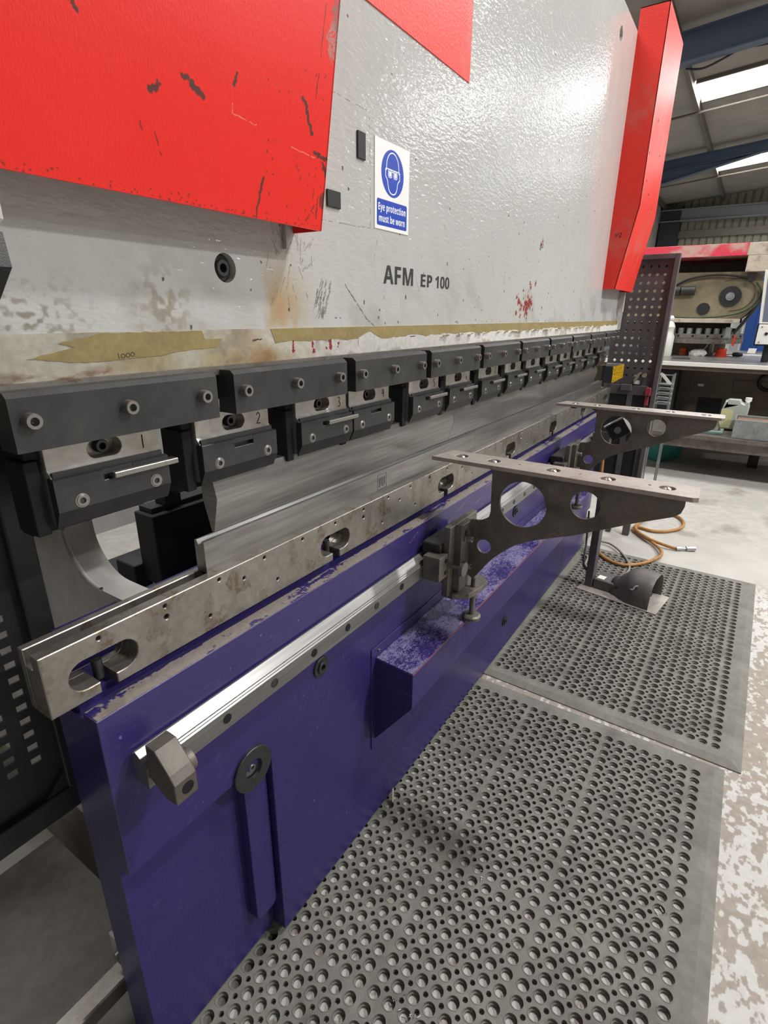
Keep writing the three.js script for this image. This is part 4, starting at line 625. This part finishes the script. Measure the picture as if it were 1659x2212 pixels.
// ---------------------------------------------------------------- safety sign
{
  const cv = document.createElement('canvas'); cv.width = 500; cv.height = 610; const g = cv.getContext('2d');
  g.fillStyle = '#f2f2f0'; g.fillRect(0, 0, 500, 610);
  const B = '#1f45b4'; g.fillStyle = B; g.beginPath(); g.arc(250, 205, 163, 0, Math.PI * 2); g.fill();
  const rrect = (x, y, w, h, r) => { g.beginPath(); g.moveTo(x + r, y); g.lineTo(x + w - r, y); g.quadraticCurveTo(x + w, y, x + w, y + r); g.lineTo(x + w, y + h - r); g.quadraticCurveTo(x + w, y + h, x + w - r, y + h); g.lineTo(x + r, y + h); g.quadraticCurveTo(x, y + h, x, y + h - r); g.lineTo(x, y + r); g.quadraticCurveTo(x, y, x + r, y); };
  rrect(28, 398, 444, 186, 18); g.fill();
  g.strokeStyle = '#f2f2f0'; g.lineWidth = 9; g.lineJoin = 'round';
  g.beginPath(); g.moveTo(160, 190); g.bezierCurveTo(150, 20, 350, 20, 340, 190); g.lineTo(352, 182); g.lineTo(352, 232); g.lineTo(334, 246); g.lineTo(322, 262); g.bezierCurveTo(316, 320, 290, 345, 250, 345); g.bezierCurveTo(210, 345, 184, 320, 178, 262); g.lineTo(166, 246); g.lineTo(148, 232); g.lineTo(148, 182); g.lineTo(160, 190); g.stroke();
  g.lineWidth = 7; g.fillStyle = '#e9ecf4';
  rrect(182, 178, 58, 58, 20); g.fill(); rrect(260, 178, 58, 58, 20); g.fill();
  g.beginPath(); g.moveTo(152, 178); g.lineTo(348, 178); g.stroke(); g.beginPath(); g.moveTo(236, 190); g.lineTo(264, 190); g.stroke();
  g.strokeStyle = B; g.lineWidth = 4; rrect(190, 186, 42, 42, 14); g.stroke(); rrect(268, 186, 42, 42, 14); g.stroke();
  g.fillStyle = '#f4f4f2'; g.textAlign = 'center'; g.font = 'bold 70px sans-serif';
  const fit = (t, y, w) => { const m = g.measureText(t).width; g.save(); g.translate(250, y); g.scale(w / m, 1); g.fillText(t, 0, 0); g.restore(); };
  fit('Eye protection', 476, 412); fit('must be worn', 556, 392);
  const ct = new THREE.CanvasTexture(cv); ct.colorSpace = THREE.SRGBColorSpace;
  const o = thing('safety_sign', 'white and blue eye protection sign stuck on the ram plate', 'sign', [1.018, 1.465, -0.65]);
  mesh('backing', cb(0.956, 1.0815, 1.465, 1.6155, -0.65, -0.6488, 0.0003), M.white, o);
  const p = new THREE.PlaneGeometry(0.1245, 0.1495); p.userData.keepUV = true; p.translate(1.0188, 1.5402, -0.6486);
  mesh('printed_face', fin(p), mat({ map: ct, roughness: 0.35 }), o);
}

// ---------------------------------------------------------------- turret punch and benches beyond the machine
{
  const tan = mat({ map: rep(tone(hex(0x84795f), hex(0x70664f), hex(0x91876e), 400, 5), 1), roughness: 0.55 });
  const brown = mat({ map: rep(tone(hex(0x6a5f52), hex(0x5b5145), hex(0x766b5e), 402, 5), 1), roughness: 0.6 });
  const pink = mat({ map: rep(tex(512, 512, (u, v) => { const n = fbm(u * 7, v * 7, 5, 7, 7, 404); return mix3(hex(0xd8384c), hex(0xbf9c90), sstep(0.42, 0.7, n)); }), 1), roughness: 0.5 });
  const worn = mat({ map: rep(tone(hex(0xb9ad9c), hex(0x8b7767), hex(0xcabfae), 406, 9), 0.6), roughness: 0.55 });
  const t = thing('turret_punch', 'tan turret punching machine with a red overhead beam beyond the press brake', 'punching machine', [7.4, 0, -0.5]);
  mesh('base_cabinet', cb(6.6, 8.0, 0.0, 0.83, -1.6, 0.9, 0.006), brown, t);
  const ov = mesh('overhead_beam', cb(6.88, 7.9, 1.885, 2.0, -1.9, -0.21, 0.004), pink, t); ov.userData.label = 'red beam with faded patches';
  mesh('beam_end', [cb(6.88, 7.9, 1.885, 2.0, -0.21, 0.2, 0.004), cb(6.88, 7.9, 1.735, 1.885, -0.2, 0.2, 0.004)], worn, t);
  mesh('throat', bx(7.6, 7.9, 1.7, 1.89, -1.9, -0.2), brown, t);
  // head: rounded panel with discs, cables and motor
  const pts = [[-1.6, 1.755], [-0.2, 1.745], [-0.05, 1.7], [0.0, 1.6], [-0.005, 1.48], [-0.12, 1.32], [-0.16, 1.29], [-1.6, 1.29]];
  const head = mesh('head_panel', prX(pts.slice().reverse(), 7.0, 7.8), tan, t);
  mesh('side_skin', [prX([[0.0, 1.6], [0.03, 1.6], [0.0, 1.46], [-0.16, 1.16], [-0.19, 1.16], [-0.02, 1.47]], 6.9, 7.8)], M.black, t);
  for (const [y, z, r] of [[1.51, -0.285, 0.1], [1.39, -0.508, 0.06]]) { const d = mesh('round_cover', cyl('x', 6.995, y, z, r, 0.02, 32), M.guardDark, head); if (r > 0.08) mesh('hub', [cyl('x', 6.98, y, z, 0.04, 0.014, 24), cyl('x', 6.972, y, z, 0.02, 0.012, 16)], M.galv, d); }
  mesh('arc_groove', tube([[6.998, 1.66, -0.36], [6.998, 1.68, -0.22], [6.998, 1.62, -0.1], [6.998, 1.5, -0.08], [6.998, 1.4, -0.15], [6.998, 1.37, -0.27]], 0.006, 40, 6), brown, head);
  mesh('motor', [cyl('z', 6.96, 1.57, -0.68, 0.045, 0.13, 20), cyl('z', 6.96, 1.57, -0.79, 0.05, 0.07, 20)], M.oxide, head);
  mesh('cable', tube([[6.97, 1.6, -0.85], [6.96, 1.68, -0.7], [6.96, 1.715, -0.5], [6.96, 1.71, -0.32], [6.96, 1.69, -0.2], [6.95, 1.68, -0.14]], 0.011, 50, 6), M.black, head);
  mesh('cable', tube([[6.96, 1.64, -0.08], [6.95, 1.56, -0.03], [6.95, 1.44, -0.06], [6.95, 1.36, -0.15], [6.95, 1.32, -0.3], [6.95, 1.3, -0.55], [6.95, 1.31, -0.85]], 0.01, 60, 6), mat({ color: 0x3c4a38, roughness: 0.6 }), head);
  mesh('cable_gland', cyl('x', 6.94, 1.68, -0.13, 0.035, 0.06, 16), M.black, head);
  mesh('ledge', [cb(6.9, 7.7, 1.25, 1.292, -1.6, -0.15, 0.003)], worn, t);
  mesh('turret_housing', bx(7.3, 7.8, 1.14, 1.25, -1.5, -0.25), brown, t); mesh('turret_pedestal', cyl('y', 7.5, 0.97, -0.55, 0.3, 0.13, 40), brown, t);
  const tur = mesh('turret', [cyl('y', 7.35, 1.065, -0.55, 0.46, 0.05, 64), cyl('y', 7.35, 1.115, -0.55, 0.45, 0.045, 64)], M.steel, t); tur.userData.label = 'round steel tool turret';
  for (let i = 0; i < 14; i++) { const a = Math.PI * (0.55 + 0.9 * i / 13); mesh('tool_holder', cyl('y', 7.35 + 0.4 * Math.cos(a), 1.165, -0.55 + 0.4 * Math.sin(a), 0.028, 0.06, 14), M.galv, tur); }
  mesh('tapped_hole', Array.from({ length: 9 }, (_, i) => { const a = Math.PI * (0.6 + 0.8 * i / 8); return cyl('x', 7.35 + 0.45 * Math.cos(a), 1.115, -0.55 + 0.45 * Math.sin(a), 0.012, 0.01, 10); }), M.hole, tur);
  mesh('air_unit', [cyl('y', 6.85, 1.16, -0.23, 0.026, 0.1, 16), cb(6.83, 6.9, 1.1, 1.12, -0.26, -0.2, 0.002), cyl('y', 6.86, 1.085, -0.235, 0.012, 0.05, 10)], M.galv, t);
  mesh('red_stripe', cb(6.86, 6.9, 1.03, 1.13, -0.175, -0.155, 0.002), M.redPlastic, t);
  // work table in front of the turret
  const tb = mesh('work_table', cb(6.0, 8.6, 0.885, 0.905, -1.7, 1.2, 0.002), mat({ map: rep(steelBrushMap, 0.8), metalness: 0.5, roughness: 0.35 }), t); tb.userData.label = 'shiny steel work table';
  mesh('table_edge', cb(5.985, 6.0, 0.868, 0.906, -1.7, 1.2, 0.002), M.white, tb);
  mesh('brush_strip', bx(7.5, 7.62, 0.905, 0.91, -0.3, 1.2), M.white, tb);
  mesh('table_rib', bx(6.02, 6.6, 0.83, 0.885, -1.6, 1.1), brown, t);
  // base cabinet details
  mesh('panel_door', cb(6.59, 6.6, 0.6, 0.71, -0.075, 0.8, 0.002), brown, t);
  const rg = mesh('round_window', fin(new THREE.TorusGeometry(0.075, 0.018, 10, 32).rotateY(Math.PI / 2).translate(6.585, 0.71, 0.21)), M.black, t);
  mesh('socket_plate', cb(6.59, 6.6, 0.63, 0.655, -0.39, -0.335, 0.001), M.white, t);
  mesh('vent', cb(6.59, 6.6, 0.3, 0.52, -0.36, -0.145, 0.001), M.black, t);
  mesh('dark_side', bx(6.3, 6.6, 0.1, 0.8, -1.3, -0.56), M.guardDark, t);

  // things on the work table
  const bot = thing('spray_bottle', 'white plastic bottle on the work table beside the guard', 'bottle', [6.82, 0.905, -0.79]);
  mesh('bottle', at(lathe([[0, 0], [0.07, 0], [0.075, 0.01], [0.075, 0.2], [0.06, 0.235], [0.058, 0.27], [0.068, 0.3], [0.05, 0.34], [0.034, 0.36], [0.034, 0.375], [0, 0.375]], 28), 6.82, 0.905, -0.79), mat({ color: 0xd9d9cf, roughness: 0.45 }), bot);
  mesh('cap', at(lathe([[0.04, 0], [0.044, 0.02], [0.03, 0.045], [0, 0.045]], 20), 6.82, 1.275, -0.79), M.white, bot);
  const capGeo = (r, h) => lathe([[0, 0], [r * 1.15, 0], [r * 1.15, h * 0.3], [r, h * 0.35], [r * 0.95, h * 0.92], [r * 0.85, h], [0, h]], 24);
  single('red_cap', at(capGeo(0.042, 0.085), 7.4, 0.905, -0.725), M.redPlastic, 'red plastic cap closest to the white bottle on the work table', 'cap', 'plastic caps');
  single('orange_cap', at(capGeo(0.036, 0.075), 7.2, 0.905, -0.64), mat({ color: 0xe8641c, roughness: 0.4 }), 'orange plastic cap beside the crumpled white cloth', 'cap', 'plastic caps');
  single('red_cap', at(capGeo(0.05, 0.085), 7.1, 0.905, -0.262), M.redPlastic, 'red plastic cap standing alone near the screwdriver', 'cap', 'plastic caps');
  { const g = new THREE.IcosahedronGeometry(0.1, 4), p = g.attributes.position; for (let i = 0; i < p.count; i++) { const x = p.getX(i), y = p.getY(i), z = p.getZ(i), k = 0.7 + 0.6 * fbm(x * 30 + 5, z * 30 + y * 22 + 9, 3, 0, 0, 410); p.setXYZ(i, x * k * 0.6, Math.max(0, y * k * 0.55 + 0.02), z * k * 0.8); } g.computeVertexNormals(); single('cloth', at(fin(g), 7.02, 0.905, -0.485), M.white, 'crumpled white cloth on the work table', 'cloth'); }
  single('steel_bar', [hull([[6.36, 0.9055, -0.66], [6.45, 0.9055, -0.66], [6.36, 0.9055, -0.5], [6.45, 0.9055, -0.5], [6.38, 0.92, -0.65], [6.44, 0.92, -0.65], [6.38, 0.92, -0.5], [6.44, 0.92, -0.5]])], M.guardDark, 'flat dark steel bar on the work table edge', 'bar');
  const sd = thing('screwdriver', 'screwdriver with a black handle lying on the work table', 'screwdriver', [7.15, 0.905, -0.15]);
  mesh('handle', at(lathe([[0, -0.05], [0.02, -0.045], [0.024, 0], [0.02, 0.04], [0.012, 0.05], [0, 0.05]], 14).rotateX(Math.PI / 2), 7.15, 0.93, -0.11), M.black, sd); mesh('shaft', rod([7.15, 0.93, -0.16], [7.15, 0.925, -0.25], 0.005), M.screw, sd);
  const pc = thing('punch_tool', 'small cylindrical steel punch tool standing beside the cloth', 'tool', [7.28, 0.905, -0.383]);
  mesh('body', [cyl('y', 7.28, 0.985, -0.383, 0.035, 0.1, 20), cyl('y', 7.28, 0.92, -0.383, 0.06, 0.03, 24)], M.steel, pc); mesh('pin', rod([7.2, 0.96, -0.44], [7.2, 1.05, -0.4], 0.007), M.bright, pc);
  const lid = thing('bottle_tag', 'white folded paper standing by the table clamps', 'paper', [7.9, 0.905, 0.02]);
  mesh('sheet', hull([[7.9, 0.91, -0.03], [7.9, 0.91, 0.05], [7.93, 0.91, -0.03], [7.93, 0.91, 0.05], [7.92, 0.965, -0.02], [7.92, 0.965, 0.06]]), M.white, lid);
  // operator panel at the picture edge
  const op = thing('control_panel', 'white control console with a screen on a black stem', 'console', [6.45, 0.905, 0.2]);
  mesh('screen_case', hull([[6.4, 1.255, 0.018], [6.4, 1.72, -0.03], [6.4, 1.255, 0.5], [6.4, 1.72, 0.46], [6.48, 1.255, 0.018], [6.48, 1.72, -0.03], [6.48, 1.255, 0.5], [6.48, 1.72, 0.46]]), M.white, op);
  mesh('screen', hull([[6.396, 1.27, 0.04], [6.396, 1.69, 0.0], [6.396, 1.27, 0.45], [6.396, 1.69, 0.42], [6.4, 1.27, 0.04], [6.4, 1.69, 0.0]]), mat({ color: 0x6b7684, roughness: 0.2 }), op);
  mesh('key_panel', cb(6.38, 6.46, 1.07, 1.247, 0.022, 0.5, 0.004), M.white, op);
  for (const [y, z, r] of [[1.165, 0.093, 0.014], [1.225, 0.05, 0.005], [1.09, 0.05, 0.005]]) mesh('button', cyl('x', 6.376, y, z, r, 0.012, 16), M.black, op);
  mesh('key_panel_back', cb(6.46, 6.5, 1.055, 1.255, 0.01, 0.52, 0.004), M.guardDark, op);
  mesh('stem', [cyl('y', 6.5, 0.985, 0.13, 0.03, 0.16, 16)], M.black, op);
  single('blue_curtain', Array.from({ length: 7 }, (_, i) => cb(9.0 + (i % 2) * 0.02, 9.02 + (i % 2) * 0.02, 0.3, 1.95, -0.12 + i * 0.09, -0.02 + i * 0.09, 0.004)), mat({ color: 0x1b468c, roughness: 0.5 }), 'blue strip curtain behind the control console', 'curtain');
  single('white_locker', cb(9.3, 9.7, 0, 1.6, -0.6, -0.15, 0.006), M.white, 'white cabinet behind the turret punch beside the blue curtain', 'cabinet');

  // low bench with a can and a steel box
  const b = thing('low_bench', 'low dark steel bench in front of the turret punch', 'bench', [5.7, 0, 0.1]);
  mesh('bench_top', [cb(5.2, 6.2, 0.335, 0.375, -0.9, 1.0, 0.003)], M.raw, b); mesh('front_rail', cb(5.24, 5.3, 0.25, 0.335, -0.9, 1.0, 0.003), M.raw, b); mesh('rear_rail', cb(6.1, 6.16, 0.2, 0.335, -0.9, 1.0, 0.003), M.raw, b);
  for (const z of [-0.85, 0.22, 0.9]) mesh('leg', [cb(5.9, 5.98, 0, 0.335, z - 0.04, z + 0.04, 0.003)], M.guardDark, b);
  const j = thing('jerrycan', 'translucent white plastic jerrycan on the low bench', 'jerrycan', [5.55, 0.375, 0.02]);
  const js = shp([[-0.13, 0.0], [0.09, 0.0], [0.095, 0.02], [0.105, 0.25], [0.1, 0.27], [0.1, 0.305], [0.065, 0.305], [0.06, 0.275], [0.035, 0.285], [0.02, 0.31], [-0.075, 0.31], [-0.11, 0.29], [-0.125, 0.22], [-0.13, 0.05]]);
  js.holes.push(path([[-0.075, 0.275], [-0.075, 0.295], [0.0, 0.295], [0.0, 0.275]]));
  mesh('body', fin(ext(js, 0.1, 0.012).scale(0.85, 0.82, 1).rotateY(-Math.PI / 2).translate(5.66, 0.387, 0.0)), mat({ color: 0xaeb4ac, roughness: 0.4 }), j);
  mesh('cap', cyl('y', 5.61, 0.648, 0.07, 0.024, 0.03, 18), M.white, j);
  mesh('label', bx(5.5455, 5.548, 0.4, 0.56, -0.11, -0.02), mat({ color: 0xcfcb9c, roughness: 0.6 }), j);
  const gb = thing('galvanised_box', 'long galvanised sheet steel box on the low bench', 'box', [5.25, 0.375, 0.2]);
  mesh('box', [cb(5.22, 5.23, 0.376, 0.53, 0.005, 0.8, 0.002), cb(5.5, 5.51, 0.376, 0.53, 0.005, 0.8, 0.002), cb(5.23, 5.5, 0.376, 0.53, 0.005, 0.015, 0.002), bx(5.23, 5.5, 0.376, 0.382, 0.015, 0.8)], M.galv, gb); mesh('contents', cb(5.24, 5.49, 0.382, 0.51, 0.02, 0.79, 0.004), mat({ color: 0x7f5f4c, roughness: 0.8 }), gb);
  const cn = thing('steel_fixture', 'small steel cone fixture on a pale green plate', 'fixture', [5.4, 0.375, -0.14]);
  mesh('plate', cb(5.3, 5.5, 0.376, 0.4, -0.25, -0.06, 0.003), mat({ color: 0x7f9c98, roughness: 0.5, metalness: 0.3 }), cn); mesh('cone', at(lathe([[0, 0], [0.05, 0], [0.02, 0.08], [0.02, 0.13], [0, 0.13]], 20), 5.4, 0.4, -0.13), M.raw, cn);
  single('teal_tray', [hull([[5.62, 0.002, -0.53], [5.95, 0.002, -0.38], [5.9, 0.002, -0.9], [6.05, 0.002, -0.7], [5.6, 0.17, -0.54], [5.95, 0.19, -0.36], [5.88, 0.17, -0.92], [6.05, 0.18, -0.7]])], mat({ map: rep(tone(hex(0x1f7f7c), hex(0x17605f), hex(0x2c9390), 420, 6), 0.4), roughness: 0.5 }), 'teal plastic tray standing on the floor under the bench end', 'tray');
  // wire rack behind the guard
  const wr = thing('wire_rack', 'grey wire rack holding small parts behind the perforated guard', 'rack', [3.9, 0.76, -0.41]);
  mesh('frame', [bar([3.88, 0.2, -0.37], [3.88, 0.97, -0.372], 0.008, 0.008), bar([3.88, 0.2, -0.45], [3.88, 0.97, -0.452], 0.008, 0.008), bar([3.98, 0.2, -0.45], [3.98, 0.97, -0.452], 0.008, 0.008), bar([3.98, 0.2, -0.37], [3.98, 0.97, -0.372], 0.008, 0.008), ...[0.965, 0.915].map(y => bar([3.88, y, -0.45], [3.88, y, -0.37], 0.006, 0.006))], M.galv, wr);
  mesh('shelf', [0.9, 0.87, 0.84, 0.81, 0.78].map(y => cb(3.88, 3.98, y, y + 0.008, -0.45, -0.37, 0.001)), M.galv, wr);
  single('bent_sheet', hull([[3.86, 0.915, -0.395], [3.86, 0.975, -0.452], [3.86, 0.915, -0.37], [3.86, 0.975, -0.428], [3.865, 0.915, -0.395], [3.865, 0.975, -0.452], [3.865, 0.915, -0.37], [3.865, 0.975, -0.428]]), M.white, 'strip of pale sheet metal leaning in the wire rack', 'sheet metal');
}

single('power_cable', tube([[9.1, 4.27, -1.39], [9.1, 4.24, -1.2], [9.1, 4.3, -0.98], [9.1, 4.37, -0.79], [9.1, 4.36, -0.62], [9.1, 4.37, -0.2], [9.1, 4.42, 0.8]], 0.012, 60, 6), M.guardDark, 'dark power cable slung under the nearest roof rafter', 'cable');
{ // polished block clamped on the rail end beyond the farther arm
  const t = thing('gauge_block_unit', 'dark glossy block with a polished lid seen through the farther support arm', 'block', [2.85, 0.74, -0.47]);
  const R = g => { g.translate(-2.85, -0.79, 0.47); g.rotateX(-0.62); return g.translate(2.85, 0.79, -0.47); };
  mesh('body', R(cb(2.81, 2.89, 0.745, 0.825, -0.515, -0.43, 0.003)), mat({ color: 0x23241f, roughness: 0.2 }), t);
  mesh('lid', R(cb(2.805, 2.895, 0.825, 0.833, -0.52, -0.425, 0.002)), M.bright, t);
  mesh('side_plate', R(cb(2.805, 2.895, 0.745, 0.833, -0.425, -0.419, 0.002)), M.bright, t);
  mesh('round_plug', R(cyl('x', 2.807, 0.785, -0.47, 0.016, 0.008, 20)), M.screw, t);
  mesh('holder', [cb(2.82, 2.88, 0.7, 0.76, -0.583, -0.5, 0.003)], M.raw, t);
}

// ---------------------------------------------------------------- small bits
single('plastic_strip', cb(0.976, 0.984, 0.014, 0.06, -0.6, -0.5985, 0.0003), mat({ color: 0xc9b9a4, roughness: 0.3 }), 'short clear strip hanging at the bed foot over the near mat', 'strip');
{
  const g = []; for (const [x, z] of [[1.368, -0.19], [1.28, -0.24], [0.918, -0.307], [1.054, 0.085], [0.582, -0.334], [0.587, -0.305], [1.222, -0.196], [2.033, -0.298]]) for (let k = 0; k < 5; k++) { const a = rr(0, 6), l = rr(0.004, 0.01), cx = x + rr(-0.02, 0.02), cz = z + rr(-0.02, 0.02); g.push(rod([cx, 0.0142, cz], [cx + l * Math.cos(a), 0.0146 + rr(0, 0.002), cz + l * Math.sin(a)], 0.0007, 5)); }
  const o = mesh('swarf', g, M.bright); o.userData = { label: 'fine bright metal swarf scattered over the mats', category: 'swarf', kind: 'stuff' };
}

renderer.render(scene, camera);
